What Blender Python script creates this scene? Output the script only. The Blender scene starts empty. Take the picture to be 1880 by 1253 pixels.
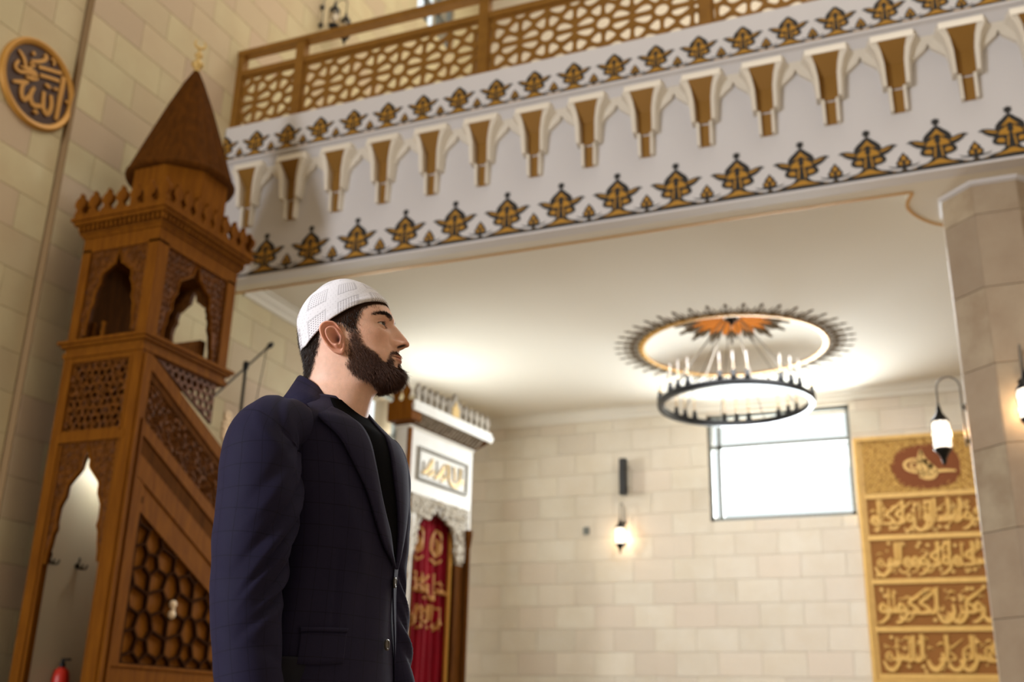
import bpy, math, random
import numpy as np
from mathutils import Vector, Matrix
from mathutils.geometry import tessellate_polygon

S = bpy.context.scene
COL = S.collection
PI = math.pi

# ------------------------------------------------------------------ camera
def make_camera():
    cd = bpy.data.cameras.new('camera')
    cam = bpy.data.objects.new('camera', cd)
    COL.objects.link(cam)
    X = Vector((0.92376318, 0.38221108, 0.02400576))      # image right
    U = Vector((0.10803557, -0.32022251, 0.94116197))     # image up
    F = Vector((-0.36740972, 0.8668173, 0.33710215))      # view direction
    Z = -F
    Y = Z.cross(X).normalized()
    X = Y.cross(Z).normalized()
    M = Matrix(((X.x, Y.x, Z.x, 0), (X.y, Y.y, Z.y, 0), (X.z, Y.z, Z.z, .85), (0, 0, 0, 1)))
    cam.matrix_world = M
    cd.sensor_width = 36.0
    cd.lens = 1980.0 / 1880.0 * 36.0
    cd.clip_start = .05
    cd.clip_end = 200
    cd.dof.use_dof = True
    cd.dof.focus_distance = 2.26
    cd.dof.aperture_fstop = 3.2
    S.camera = cam
make_camera()

# ------------------------------------------------------------------ world, light, exposure
W = bpy.data.worlds.new('daylight')
S.world = W
W.use_nodes = True
bg = W.node_tree.nodes['Background']
bg.inputs[0].default_value = (.93, .97, 1.0, 1)
bg.inputs[1].default_value = 1.35
S.view_settings.view_transform = 'Standard'
S.view_settings.look = 'None'
S.view_settings.gamma = 1
S.view_settings.use_curve_mapping = False
S.view_settings.exposure = 0.0

def area(name, loc, target, sx, sy, power, color):
    l = bpy.data.lights.new(name, 'AREA')
    l.shape = 'RECTANGLE'
    l.size = sx
    l.size_y = sy
    l.energy = power
    l.color = color
    o = bpy.data.objects.new(name, l)
    o.location = loc
    d = Vector(target) - Vector(loc)
    o.rotation_euler = d.to_track_quat('-Z', 'Z').to_euler()
    COL.objects.link(o)
    return o
# daylight of the tall windows in the near part of the left wall and of the under-gallery windows, then three added fills
area('near_window_light', (-6.3, -5.3, 3.4), (-1.2, 1.9, 1.3), 2.2, 3.2, 1080, (.92, .95, 1.0))
area('under_gallery_window_light', (-2.1, 14.3, 3.95), (-2.3, 9, 3.6), 1.7, 1.0, 300, (.90, .94, 1))
area('side_window_light', (-6.75, 11.45, 3.80), (-3, 11.9, 3.75), .6, .9, 120, (1, 1, 1))
area('gallery_fill_light', (-1.0, 10.9, 12.8), (-1.0, 11.3, 0), 9.0, 3.0, 280, (1, .96, .86))  # fill added above the gallery to brighten the upper back wall
area('hall_fill_light', (1.0, 6.2, 12.4), (1.0, 6.2, 0), 7, 3, 340, (1, .94, .84))  # fill added high over the hall, no fixture behind it
area('under_gallery_fill_light', (-1.5, 10.6, 4.98), (-1.5, 10.6, 0), 3.0, 1.5, 205, (.93, .95, 1))  # daylight-toned fill added below the gallery ceiling, not a lamp

# ------------------------------------------------------------------ helpers
def lin(c):
    c = c / 255.0
    return c / 12.92 if c <= .04045 else ((c + .055) / 1.055) ** 2.4
def rgb(r, g, b):
    return (lin(r), lin(g), lin(b), 1)

MATS = {}
def mat(name, col, rough=.6, metal=0.0, var=0.0, noise=None, bump=None, emit=None, sheen=0, spec=.5, hue_var=None):
    """procedural principled material; var = brightness change from object to object,
    noise = (scale, second colour, amount), bump = (scale, strength)"""
    m = bpy.data.materials.new(name)
    m.use_nodes = True
    nt = m.node_tree
    p = nt.nodes['Principled BSDF']
    p.inputs['Roughness'].default_value = rough
    p.inputs['Metallic'].default_value = metal
    p.inputs['Specular IOR Level'].default_value = spec
    if sheen:
        p.inputs['Sheen Weight'].default_value = sheen
        p.inputs['Sheen Roughness'].default_value = .4
    last = None
    def mix(fac, a, b, mode='MIX'):
        n = nt.nodes.new('ShaderNodeMix')
        n.data_type = 'RGBA'
        n.blend_type = mode
        for s, v in ((n.inputs['Factor'], fac), (n.inputs[6], a), (n.inputs[7], b)):
            if hasattr(v, 'is_output'):
                nt.links.new(v, s)
            else:
                s.default_value = v
        return n.outputs[2]
    last = col
    tc = None
    if noise or bump:
        tc = nt.nodes.new('ShaderNodeTexCoord').outputs['Object']
        oi = nt.nodes.new('ShaderNodeObjectInfo')
        ad = nt.nodes.new('ShaderNodeVectorMath')
        ad.operation = 'ADD'
        ml = nt.nodes.new('ShaderNodeMath')
        ml.operation = 'MULTIPLY'
        ml.inputs[1].default_value = 37.0
        nt.links.new(oi.outputs['Random'], ml.inputs[0])
        nt.links.new(tc, ad.inputs[0])
        nt.links.new(ml.outputs[0], ad.inputs[1])
        tc = ad.outputs[0] if var else tc
    if noise:
        sc, c2, am = noise[:3]
        n = nt.nodes.new('ShaderNodeTexNoise')
        n.inputs['Detail'].default_value = 6
        n.inputs['Roughness'].default_value = .6
        mp = nt.nodes.new('ShaderNodeMapping')
        if isinstance(sc, tuple):
            mp.inputs['Scale'].default_value = sc
        else:
            mp.inputs['Scale'].default_value = (sc, sc, sc)
        nt.links.new(tc, mp.inputs[0])
        nt.links.new(mp.outputs[0], n.inputs[0])
        n.inputs['Scale'].default_value = 1.0
        r = nt.nodes.new('ShaderNodeMapRange')
        r.inputs[1].default_value = .35
        r.inputs[2].default_value = .68
        r.inputs[4].default_value = am
        nt.links.new(n.outputs[0], r.inputs[0])
        last = mix(r.outputs[0], last, c2)
    if hue_var:
        oi = nt.nodes.new('ShaderNodeObjectInfo')
        r = nt.nodes.new('ShaderNodeMath')
        r.operation = 'FRACT'
        r2 = nt.nodes.new('ShaderNodeMath')
        r2.operation = 'MULTIPLY'
        r2.inputs[1].default_value = 7.31
        nt.links.new(oi.outputs['Random'], r2.inputs[0])
        nt.links.new(r2.outputs[0], r.inputs[0])
        p2 = nt.nodes.new('ShaderNodeMath')
        p2.operation = 'POWER'
        p2.inputs[1].default_value = 2.0
        nt.links.new(r.outputs[0], p2.inputs[0])
        last = mix(p2.outputs[0], last, hue_var)
    if var:
        oi = nt.nodes.new('ShaderNodeObjectInfo')
        r = nt.nodes.new('ShaderNodeMapRange')
        r.inputs[3].default_value = 1 - var
        r.inputs[4].default_value = 1 + var
        nt.links.new(oi.outputs['Random'], r.inputs[0])
        h = nt.nodes.new('ShaderNodeHueSaturation')
        nt.links.new(r.outputs[0], h.inputs['Value'])
        if hasattr(last, 'is_output'):
            nt.links.new(last, h.inputs['Color'])
        else:
            h.inputs['Color'].default_value = last
        last = h.outputs[0]
    if hasattr(last, 'is_output'):
        nt.links.new(last, p.inputs['Base Color'])
    else:
        p.inputs['Base Color'].default_value = last
    if bump:
        n = nt.nodes.new('ShaderNodeTexNoise')
        n.inputs['Scale'].default_value = bump[0]
        n.inputs['Detail'].default_value = 5
        nt.links.new(tc, n.inputs[0])
        b = nt.nodes.new('ShaderNodeBump')
        b.inputs['Strength'].default_value = bump[1]
        b.inputs['Distance'].default_value = .01
        nt.links.new(n.outputs[0], b.inputs['Height'])
        nt.links.new(b.outputs[0], p.inputs['Normal'])
    if emit:
        p.inputs['Emission Color'].default_value = emit[0]
        p.inputs['Emission Strength'].default_value = emit[1]
    MATS[name] = m
    return m

mat('stone_left', rgb(206, 194, 156), .75, var=.05, noise=(2.2, rgb(194, 174, 138), .7), bump=(40, .12), hue_var=rgb(194, 172, 146))
mat('stone_back', rgb(218, 209, 192), .75, var=.05, noise=(2.6, rgb(206, 192, 168), .6), bump=(40, .12), hue_var=rgb(212, 198, 180))
mat('stone_pillar', rgb(190, 174, 148), .6, var=.06, noise=(3.0, rgb(150, 126, 100), .85), bump=(40, .12), hue_var=rgb(170, 150, 128))
mat('grout', rgb(172, 152, 124), .9)
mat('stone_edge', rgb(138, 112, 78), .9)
mat('plaster', rgb(228, 222, 210), .9, bump=(60, .03), spec=.08)
mat('parapet_white', rgb(214, 211, 212), .6)
mat('corbel_white', rgb(228, 220, 206), .55)
mat('gold_paint', rgb(190, 140, 48), .45, metal=.25)
mat('gold_dark', rgb(150, 108, 40), .5, metal=.2)
mat('black_paint', rgb(30, 28, 26), .55)
mat('brass_rail', rgb(150, 106, 40), .42, metal=.35, noise=(9, rgb(120, 82, 28), .5))
mat('wood', rgb(124, 75, 17), .65, noise=((26, 26, 3), rgb(96, 54, 12), .8), bump=(30, .05), spec=.05)
mat('wood_dark', rgb(90, 52, 14), .8, noise=((24, 24, 4), rgb(62, 34, 8), .8), spec=.04)
mat('wood_carved', rgb(112, 66, 20), .5, noise=(20, rgb(66, 36, 8), .8), spec=.12)
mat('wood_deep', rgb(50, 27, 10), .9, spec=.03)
mat('panel_cream', rgb(214, 208, 186), .5)
mat('black_metal', rgb(24, 23, 22), .4, metal=.6)
mat('grey_metal', rgb(120, 112, 100), .45, metal=.4)
mat('window_frame', rgb(110, 112, 106), .5)
mat('niche_white', rgb(232, 230, 220), .5, noise=(6, rgb(212, 206, 190), .4))
mat('niche_grey', rgb(170, 160, 140), .6, noise=(14, rgb(104, 90, 70), .9))
mat('niche_fret', rgb(206, 198, 180), .6)
mat('niche_frame', rgb(110, 100, 76), .5)
mat('velvet_red', rgb(132, 8, 26), .85, sheen=.15, noise=((8, 8, 1.2), rgb(88, 4, 16), .7), spec=.1)
mat('embroidery', rgb(176, 124, 58), .6, metal=.1)
mat('board_gold', rgb(214, 172, 92), .5, metal=.1, noise=(12, rgb(190, 144, 66), .5))
mat('board_brown', rgb(140, 92, 44), .75, spec=.2)
mat('board_maroon', rgb(126, 72, 40), .75, spec=.2)
mat('script_gold', rgb(206, 164, 86), .45, metal=.15)
mat('roundel_gold', rgb(190, 138, 58), .45, metal=.25)
mat('roundel_brown', rgb(62, 30, 8), .55)
mat('sprig', rgb(92, 76, 56), .9, spec=.05)
mat('rosette_orange', rgb(184, 104, 22), .9, spec=.05)
mat('candle', rgb(240, 238, 230), .4)
mat('carpet', rgb(150, 132, 108), .95)
mat('red_can', rgb(190, 40, 24), .4)
mat('crystal', rgb(238, 214, 180), .2, metal=.1)
mat('lamp_shade_lit', rgb(255, 240, 215), .4, emit=((1, .90, .76, 1), 2.2))
mat('lamp_glow', rgb(255, 240, 215), .4, emit=((1, .86, .66, 1), 9))
mat('gold_leaf_bright', rgb(200, 166, 96), .45, metal=.2)

def glass_mat(name, tint, fac):
    m = bpy.data.materials.new(name)
    m.use_nodes = True
    nt = m.node_tree
    nt.nodes.clear()
    o = nt.nodes.new('ShaderNodeOutputMaterial')
    t = nt.nodes.new('ShaderNodeBsdfTransparent')
    t.inputs[0].default_value = tint
    g = nt.nodes.new('ShaderNodeBsdfGlossy')
    g.inputs['Roughness'].default_value = .05
    x = nt.nodes.new('ShaderNodeMixShader')
    x.inputs[0].default_value = fac
    nt.links.new(t.outputs[0], x.inputs[1])
    nt.links.new(g.outputs[0], x.inputs[2])
    nt.links.new(x.outputs[0], o.inputs[0])
    MATS[name] = m
glass_mat('glass', (.97, .99, .98, 1), .05)
glass_mat('lamp_glass', (1, .93, .82, 1), .12)

def M(n):
    return MATS[n]

class MB:
    """collects vertices and faces of one mesh"""
    def __init__(s):
        s.v = []
        s.f = []
    def add(s, vs, fs):
        o = len(s.v)
        s.v += [tuple(p) for p in vs]
        s.f += [tuple(i + o for i in f) for f in fs]
        return s
    def box(s, x0, x1, y0, y1, z0, z1):
        vs = [(x0, y0, z0), (x1, y0, z0), (x1, y1, z0), (x0, y1, z0), (x0, y0, z1), (x1, y0, z1), (x1, y1, z1), (x0, y1, z1)]
        return s.add(vs, [(3, 2, 1, 0), (4, 5, 6, 7), (0, 1, 5, 4), (1, 2, 6, 5), (2, 3, 7, 6), (3, 0, 4, 7)])
    def prism(s, pts, fn, d0, d1, holes=()):
        """polygon pts (2D) extruded from depth d0 to d1; fn(u, v, d) -> 3D"""
        loops = [list(pts)] + [list(h) for h in holes]
        allp = [p for l in loops for p in l]
        tris = tessellate_polygon([[Vector((p[0], p[1], 0)) for p in l] for l in loops])
        n = len(allp)
        vs = [fn(p[0], p[1], d0) for p in allp] + [fn(p[0], p[1], d1) for p in allp]
        fs = []
        for t in tris:
            a, b, c = t
            pa, pb, pc = allp[a], allp[b], allp[c]
            cr = (pb[0] - pa[0]) * (pc[1] - pa[1]) - (pb[1] - pa[1]) * (pc[0] - pa[0])
            if abs(cr) < 1e-12:
                continue
            if cr < 0:
                a, c = c, a
            fs.append((c, b, a))
            fs.append((a + n, b + n, c + n))
        k = 0
        for l in loops:
            m = len(l)
            for i in range(m):
                j = (i + 1) % m
                fs.append((k + i, k + j, k + j + n, k + i + n))
            k += m
        return s.add(vs, fs)
    def tube(s, pts, r, n=8, caps=True, closed=False):
        P = [Vector(p) for p in pts]
        R = r if isinstance(r, (list, tuple)) else [r] * len(P)
        vs, fs = [], []
        t0 = None
        m = len(P)
        up = None
        for i, p in enumerate(P):
            if closed:
                t = (P[(i + 1) % m] - P[i - 1])
            else:
                t = (P[min(i + 1, m - 1)] - P[max(i - 1, 0)])
            if t.length < 1e-9:
                t = Vector((0, 0, 1))
            t.normalize()
            if up is None:
                up = Vector((0, 0, 1)) if abs(t.z) < .9 else Vector((1, 0, 0))
            a = (up - t * up.dot(t))
            if a.length < 1e-6:
                a = t.orthogonal()
            a.normalize()
            up = a
            b = t.cross(a)
            for k in range(n):
                an = 2 * PI * k / n
                vs.append(p + (a * math.cos(an) + b * math.sin(an)) * R[i])
        for i in range(m if closed else m - 1):
            i2 = (i + 1) % m
            for k in range(n):
                k2 = (k + 1) % n
                fs.append((i * n + k, i * n + k2, i2 * n + k2, i2 * n + k))
        if caps and not closed:
            fs.append(tuple(range(n))[::-1])
            fs.append(tuple((m - 1) * n + k for k in range(n)))
        return s.add(vs, fs)
    def lathe(s, prof, c, n=16, axis='z', squash=1.0, a0=0.0):
        """prof = [(radius, height)]"""
        vs, fs = [], []
        for r, h in prof:
            for k in range(n):
                a = a0 + 2 * PI * k / n
                x, y = r * math.cos(a), r * math.sin(a) * squash
                if axis == 'z':
                    vs.append((c[0] + x, c[1] + y, c[2] + h))
                elif axis == 'y':
                    vs.append((c[0] + x, c[1] + h, c[2] + y))
                else:
                    vs.append((c[0] + h, c[1] + x, c[2] + y))
        for i in range(len(prof) - 1):
            for k in range(n):
                k2 = (k + 1) % n
                fs.append((i * n + k, i * n + k2, (i + 1) * n + k2, (i + 1) * n + k))
        if prof[0][0] > 1e-6:
            fs.append(tuple(range(n))[::-1])
        if prof[-1][0] > 1e-6:
            fs.append(tuple((len(prof) - 1) * n + k for k in range(n)))
        return s.add(vs, fs)
    def ribbon(s, pts, w, fn, d0, d1):
        """brush stroke: 2D polyline with widths, extruded"""
        n = len(pts)
        L, R = [], []
        ws = w if isinstance(w, (list, tuple)) else [w] * n
        for i in range(n):
            a = pts[max(i - 1, 0)]
            b = pts[min(i + 1, n - 1)]
            tx, ty = b[0] - a[0], b[1] - a[1]
            l = math.hypot(tx, ty) or 1
            nx, ny = -ty / l, tx / l
            L.append((pts[i][0] + nx * ws[i] / 2, pts[i][1] + ny * ws[i] / 2))
            R.append((pts[i][0] - nx * ws[i] / 2, pts[i][1] - ny * ws[i] / 2))
        vs, fs = [], []
        for i in range(n):
            for q in (L[i], R[i]):
                vs.append(fn(q[0], q[1], d0))
                vs.append(fn(q[0], q[1], d1))
        for i in range(n - 1):
            a, b = 4 * i, 4 * i + 4
            fs += [(a + 1, a + 3, b + 3, b + 1), (a, b, b + 2, a + 2), (a, a + 1, b + 1, b), (a + 2, b + 2, b + 3, a + 3)]
        fs += [(0, 2, 3, 1), (4 * n - 4, 4 * n - 3, 4 * n - 1, 4 * n - 2)]
        return s.add(vs, fs)
    def mesh(s, name, smooth=False, fix=True):
        me = bpy.data.meshes.new(name)
        me.from_pydata(s.v, [], s.f)
        if fix:
            import bmesh
            b = bmesh.new()
            b.from_mesh(me)
            bmesh.ops.recalc_face_normals(b, faces=b.faces)
            b.to_mesh(me)
            b.free()
        if smooth:
            me.polygons.foreach_set('use_smooth', [True] * len(me.polygons))
        me.update()
        return me
    def obj(s, name, m, parent=None, smooth=False, fix=True):
        me = s.mesh(name, smooth, fix)
        me.materials.append(M(m) if isinstance(m, str) else m)
        o = bpy.data.objects.new(name, me)
        COL.objects.link(o)
        if parent is not None:
            put(o, parent)
        return o

def put(o, parent):
    o.parent = parent
    # parts are modelled in world space: undo the parent's own placement
    o.matrix_parent_inverse = world_of(parent).inverted()

def world_of(o):
    m = o.matrix_basis.copy()
    if o.parent is None:
        return m
    return world_of(o.parent) @ o.matrix_parent_inverse @ m

def tag(o, label, cat, group=None):
    o['label'] = label
    o['category'] = cat
    if group:
        o['group'] = group
    return o
def thing(name, loc, label, cat, group=None):
    o = bpy.data.objects.new(name, None)
    o.location = loc
    o.empty_display_size = .1
    COL.objects.link(o)
    return tag(o, label, cat, group)
def struct(o):
    o['kind'] = 'structure'
    return o
def stuff(o):
    o['kind'] = 'stuff'
    return o
def linked(src, name, parent, loc=None, rotz=None):
    """another object on the same mesh"""
    o = bpy.data.objects.new(name, src.data)
    COL.objects.link(o)
    o.parent = parent
    o.matrix_parent_inverse = world_of(parent).inverted()
    if loc is not None:
        o.location = loc
    if rotz is not None:
        o.rotation_euler = (0, 0, rotz)
    return o

XZ = lambda yy: (lambda u, v, d: (u, yy + d, v))     # plane facing -Y, depth grows to +Y
YZ = lambda xx: (lambda u, v, d: (xx + d, u, v))     # plane facing X
def arc(cx, cy, r, a0, a1, n=12, ry=None):
    ry = r if ry is None else ry
    return [(cx + r * math.cos(math.radians(a0 + (a1 - a0) * i / n)), cy + ry * math.sin(math.radians(a0 + (a1 - a0) * i / n))) for i in range(n + 1)]
def mirror(half):
    """half outline from bottom axis to top axis with u >= 0 -> closed polygon"""
    return list(half) + [(-u, v) for u, v in reversed(half) if u > 1e-9]
def smooth_line(pts, n=6):
    """Catmull-Rom through the points"""
    out = []
    m = len(pts)
    for i in range(m - 1):
        p0, p1, p2, p3 = pts[max(i - 1, 0)], pts[i], pts[i + 1], pts[min(i + 2, m - 1)]
        for k in range(n):
            t = k / n
            out.append(tuple(.5 * (2 * p1[j] + (p2[j] - p0[j]) * t + (2 * p0[j] - 5 * p1[j] + 4 * p2[j] - p3[j]) * t * t
                                   + (3 * p1[j] - p0[j] - 3 * p2[j] + p3[j]) * t ** 3) for j in range(len(p1))))
    out.append(tuple(pts[-1]))
    return out

# ------------------------------------------------------------------ girih lattice: rounded cells of a rosette tiling
def clip(poly, nx, ny, c):
    out = []
    for i in range(len(poly)):
        a, b = poly[i - 1], poly[i]
        da, db = a[0] * nx + a[1] * ny - c, b[0] * nx + b[1] * ny - c
        if (da < 0) != (db < 0):
            t = da / (da - db)
            out.append((a[0] + (b[0] - a[0]) * t, a[1] + (b[1] - a[1]) * t))
        if db < 0:
            out.append(b)
    return out
def star_points(u0, u1, v0, v1, sp, petals, rp, cu, cv):
    pts = []
    hv = sp * .5774 * 1.5
    cents = []
    for i in range(-14, 15):
        for j in range(-9, 10):
            cents.append((cu + i * sp + (sp / 2 if j % 2 else 0), cv + j * hv * .68))
    cents = [c for c in cents if u0 - sp < c[0] < u1 + sp and v0 - sp < c[1] < v1 + sp]
    pts += cents
    for c in cents:
        for k in range(petals):
            a = 2 * PI * (k + .5) / petals
            q = (c[0] + rp * math.cos(a), c[1] + rp * math.sin(a))
            if all(math.hypot(q[0] - p[0], q[1] - p[1]) > rp * .62 for p in pts):
                pts.append(q)
    return pts
def lattice(mb, pts, region, bar, fn, d0, d1, rnd=1):
    """for each point: its Voronoi cell inside region; a hole rounded off inside the cell"""
    for p in pts:
        cell = list(region)
        for q in pts:
            if q is p:
                continue
            dx, dy = q[0] - p[0], q[1] - p[1]
            d2 = dx * dx + dy * dy
            if d2 > (4 * max(.02, RLAT[0])) ** 2:
                continue
            cell = clip(cell, dx, dy, (q[0] ** 2 + q[1] ** 2 - p[0] ** 2 - p[1] ** 2) / 2)
            if len(cell) < 3:
                break
        if len(cell) < 3:
            continue
        inner = list(cell)
        m = len(cell)
        area2 = sum(cell[i - 1][0] * cell[i][1] - cell[i][0] * cell[i - 1][1] for i in range(m))
        for i in range(m):
            a, b = cell[i - 1], cell[i]
            ex, ey = b[0] - a[0], b[1] - a[1]
            l = math.hypot(ex, ey)
            if l < 1e-7:
                continue
            sg = 1 if area2 > 0 else -1
            nx, ny = ey / l * sg, -ex / l * sg
            inner = clip(inner, nx, ny, a[0] * nx + a[1] * ny - bar)
            if len(inner) < 3:
                break
        if len(inner) < 3:
            mb.prism(cell, fn, d0, d1)
            continue
        for _ in range(rnd):                      # cut the corners
            q = []
            for i in range(len(inner)):
                a, b = inner[i], inner[(i + 1) % len(inner)]
                q.append((a[0] * .74 + b[0] * .26, a[1] * .74 + b[1] * .26))
                q.append((a[0] * .26 + b[0] * .74, a[1] * .26 + b[1] * .74))
            inner = q
        mb.prism(cell, fn, d0, d1, [inner])
RLAT = [.2]

def scrolls(mb, inside, u0, u1, v0, v1, step, fn, d, r, seed, n=5):
    """carved arabesque: small spiral sprigs of tube over an area"""
    rn = random.Random(seed)
    nu, nv = max(1, round((u1 - u0) / step)), max(1, round((v1 - v0) / step))
    for i in range(nu):
        for j in range(nv):
            u = u0 + (i + .5) * (u1 - u0) / nu
            v = v0 + (j + .5) * (v1 - v0) / nv
            if not inside(u, v):
                continue
            a0 = rn.random() * 360
            sg = 1 if (i + j) % 2 else -1
            pts = []
            for k in range(10):
                t = k / 9
                rad = step * .52 * (1 - .72 * t)
                a = math.radians(a0 + sg * 430 * t)
                pts.append(fn(u + rad * math.cos(a), v + rad * math.sin(a), d))
            mb.tube(pts, [r * (1.1 - .5 * k / 9) for k in range(10)], n)
    return mb
# ================================================================== THE ROOM
XW = -6.5        # face of the left wall
YB = 13.9        # face of the back wall
ZC = 5.05        # ceiling under the gallery
ZT = 13.0

struct(MB().box(-7, 7, -7, 14.5, -.2, 0).obj('floor', 'carpet'))

def wall_boxes(mb, fn, u0, u1, v0, v1, holes):
    """solid wall around rectangular holes; fn(u0,u1,v0,v1) adds one box"""
    us = sorted({u0, u1} | {h[0] for h in holes} | {h[1] for h in holes})
    for a, b in zip(us[:-1], us[1:]):
        hs = sorted([h for h in holes if h[0] < b - 1e-6 and h[1] > a + 1e-6], key=lambda h: h[2])
        z = v0
        for h in hs:
            if h[2] > z:
                fn(a, b, z, h[2])
            z = h[3]
        if z < v1:
            fn(a, b, z, v1)

def stones(parent, m, plane, u0, u1, v0, v1, bw, bh, holes=(), gap=.003, depth=.02, seed=0, cap=300, keep=None, face=None):
    """courses of stone blocks on a wall: every block an object; blocks outside keep() joined as stuff"""
    full = None
    rest = MB()
    n_ = 0
    nrow = int(math.ceil((v1 - v0) / bh - 1e-6))
    for r in range(nrow):
        a, b = v0 + r * bh, min(v0 + (r + 1) * bh, v1)
        off = 0 if r % 2 else bw / 2
        c = u0 - off
        while c < u1 - 1e-6:
            x0, x1 = max(c, u0), min(c + bw, u1)
            c += bw
            pieces = [(x0, x1, a, b)]
            for h in holes:
                nxt = []
                for (p0, p1, q0, q1) in pieces:
                    if h[0] >= p1 or h[1] <= p0 or h[2] >= q1 or h[3] <= q0:
                        nxt.append((p0, p1, q0, q1))
                        continue
                    if p0 < h[0]: nxt.append((p0, h[0], q0, q1))
                    if p1 > h[1]: nxt.append((h[1], p1, q0, q1))
                    m0, m1 = max(p0, h[0]), min(p1, h[1])
                    if q0 < h[2]: nxt.append((m0, m1, q0, h[2]))
                    if q1 > h[3]: nxt.append((m0, m1, h[3], q1))
                pieces = nxt
            for (p0, p1, q0, q1) in pieces:
                if p1 - p0 < .03 or q1 - q0 < .03:
                    continue
                def block(mb, w, h, cu, cv):
                    g = gap / 2
                    e = .002
                    fn = plane
                    P = [(-w / 2 + g, -h / 2 + g), (w / 2 - g, -h / 2 + g), (w / 2 - g, h / 2 - g), (-w / 2 + g, h / 2 - g)]
                    Q = [(p[0] - e * (1 if p[0] > 0 else -1), p[1] - e * (1 if p[1] > 0 else -1)) for p in P]
                    vs = [fn(cu + p[0], cv + p[1], 0) for p in P] + [fn(cu + p[0], cv + p[1], depth - e) for p in P] + [fn(cu + p[0], cv + p[1], depth) for p in Q]
                    fs = [(0, 1, 5, 4), (1, 2, 6, 5), (2, 3, 7, 6), (3, 0, 4, 7), (4, 5, 9, 8), (5, 6, 10, 9), (6, 7, 11, 10), (7, 4, 8, 11), (8, 9, 10, 11), (3, 2, 1, 0)]
                    mb.add(vs, fs)
                cu, cv = (p0 + p1) / 2, (q0 + q1) / 2
                if (keep is None or keep(cu, cv)) and n_ < cap:
                    n_ += 1
                    w, h = p1 - p0, q1 - q0
                    if abs(w - bw) < 1e-6 and abs(h - bh) < 1e-6:
                        if full is None:
                            mb = MB()
                            block(mb, w, h, 0, 0)
                            full = mb.mesh('stone_block')
                            full.materials.append(M(m))
                        o = bpy.data.objects.new('stone_block', full)
                        COL.objects.link(o)
                        o.location = Vector(plane(cu, cv, 0)) - Vector(plane(0, 0, 0))
                        put(o, parent)
                    else:
                        mb = MB()
                        block(mb, w, h, 0, 0)
                        me = mb.mesh('stone_block')
                        me.materials.append(M(m))
                        o = bpy.data.objects.new('stone_block', me)
                        COL.objects.link(o)
                        o.location = Vector(plane(cu, cv, 0)) - Vector(plane(0, 0, 0))
                        put(o, parent)
                else:
                    block(rest, p1 - p0, q1 - q0, cu, cv)
    if rest.v:
        stuff(rest.obj('stone_courses', m, parent))
    return n_

# ---- left wall, with a shallow step forward at Y = 5.72 and a window under the gallery
LWIN = (10.1, 11.75, 3.40, 4.80)
LWIN2 = (11.5, 12.7, 10.6, 12.2)
mb = MB()
def lw(a, b, c, d):
    mb.box(-6.9, XW - .02 if a > 5.81 else XW - .09, a, b, c, d)
wall_boxes(mb, lw, 5.82, 14.1, 0, ZT, [LWIN, LWIN2])
wall_boxes(mb, lw, -6.5, 5.82, 0, ZT, [(-6.4, -4.2, 1.8, 5.0)])
wall_left = struct(mb.obj('wall_left', 'grout'))
fnL = lambda x: (lambda u, v, d: (x + d, u, v))
stones(wall_left, 'stone_left', fnL(XW - .09), 3.40, 5.80, .63, 8.19, .60, .315, seed=1, cap=120, keep=lambda u, v: 4.4 < u and v < 7.4)
stones(wall_left, 'stone_left', fnL(XW - .02), 5.82, 13.9, .63, ZT, .60, .315, holes=[LWIN, LWIN2], seed=2, cap=250,
       keep=lambda u, v: (u < 6.2 and v < 4.7) or (u < 7.9 and 4.6 < v < 8.5 and v < 4.6 + (u - 5.0) * 2.2) or (7.8 < u < 12.8 and 7.5 < v < 11.5 and abs(v - (.95 + .78 * u + .3)) < 1.25) or (8.1 < u < 9.8 and 3.4 < v < 5.1))

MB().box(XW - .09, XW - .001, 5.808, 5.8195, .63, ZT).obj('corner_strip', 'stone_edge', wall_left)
# ---- back wall
BWIN = (-3.03, -1.19, 3.43, 4.86)
UWIN = []
mb = MB()
wall_boxes(mb, lambda a, b, c, d: mb.box(a, b, YB + .02, YB + .4, c, d), -6.9, 6.9, 0, ZT, [BWIN] + UWIN)
wall_back = struct(mb.obj('wall_back', 'grout'))
fnB = lambda u, v, d: (u, YB + .02 - d, v)
stones(wall_back, 'stone_back', fnB, -6.5, 3.0, .315, ZC, .54, .296, holes=[BWIN], seed=3, cap=290, keep=lambda u, v: v > .85 and u < 0 and not (-1.0 < u and v < 4.2))
mb = MB()
wall_boxes(mb, lambda a, b, c, d: mb.box(a, b, YB, YB + .02, c, d), -6.5, 6.5, 6.5, ZT, UWIN)
stuff(mb.obj('stone_courses', 'stone_back', wall_back))

struct(MB().box(-6.9, 6.9, -6.8, -6.5, 0, ZT).obj('wall_front', 'stone_back'))
wr = MB().box(6.6, 6.9, -6.5, 14.1, 0, ZT).obj('wall_right', 'stone_back')
struct(wr)
struct(MB().box(-6.9, 6.9, -6.5, 14.3, ZT, ZT + .2).obj('ceiling', 'plaster'))

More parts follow.
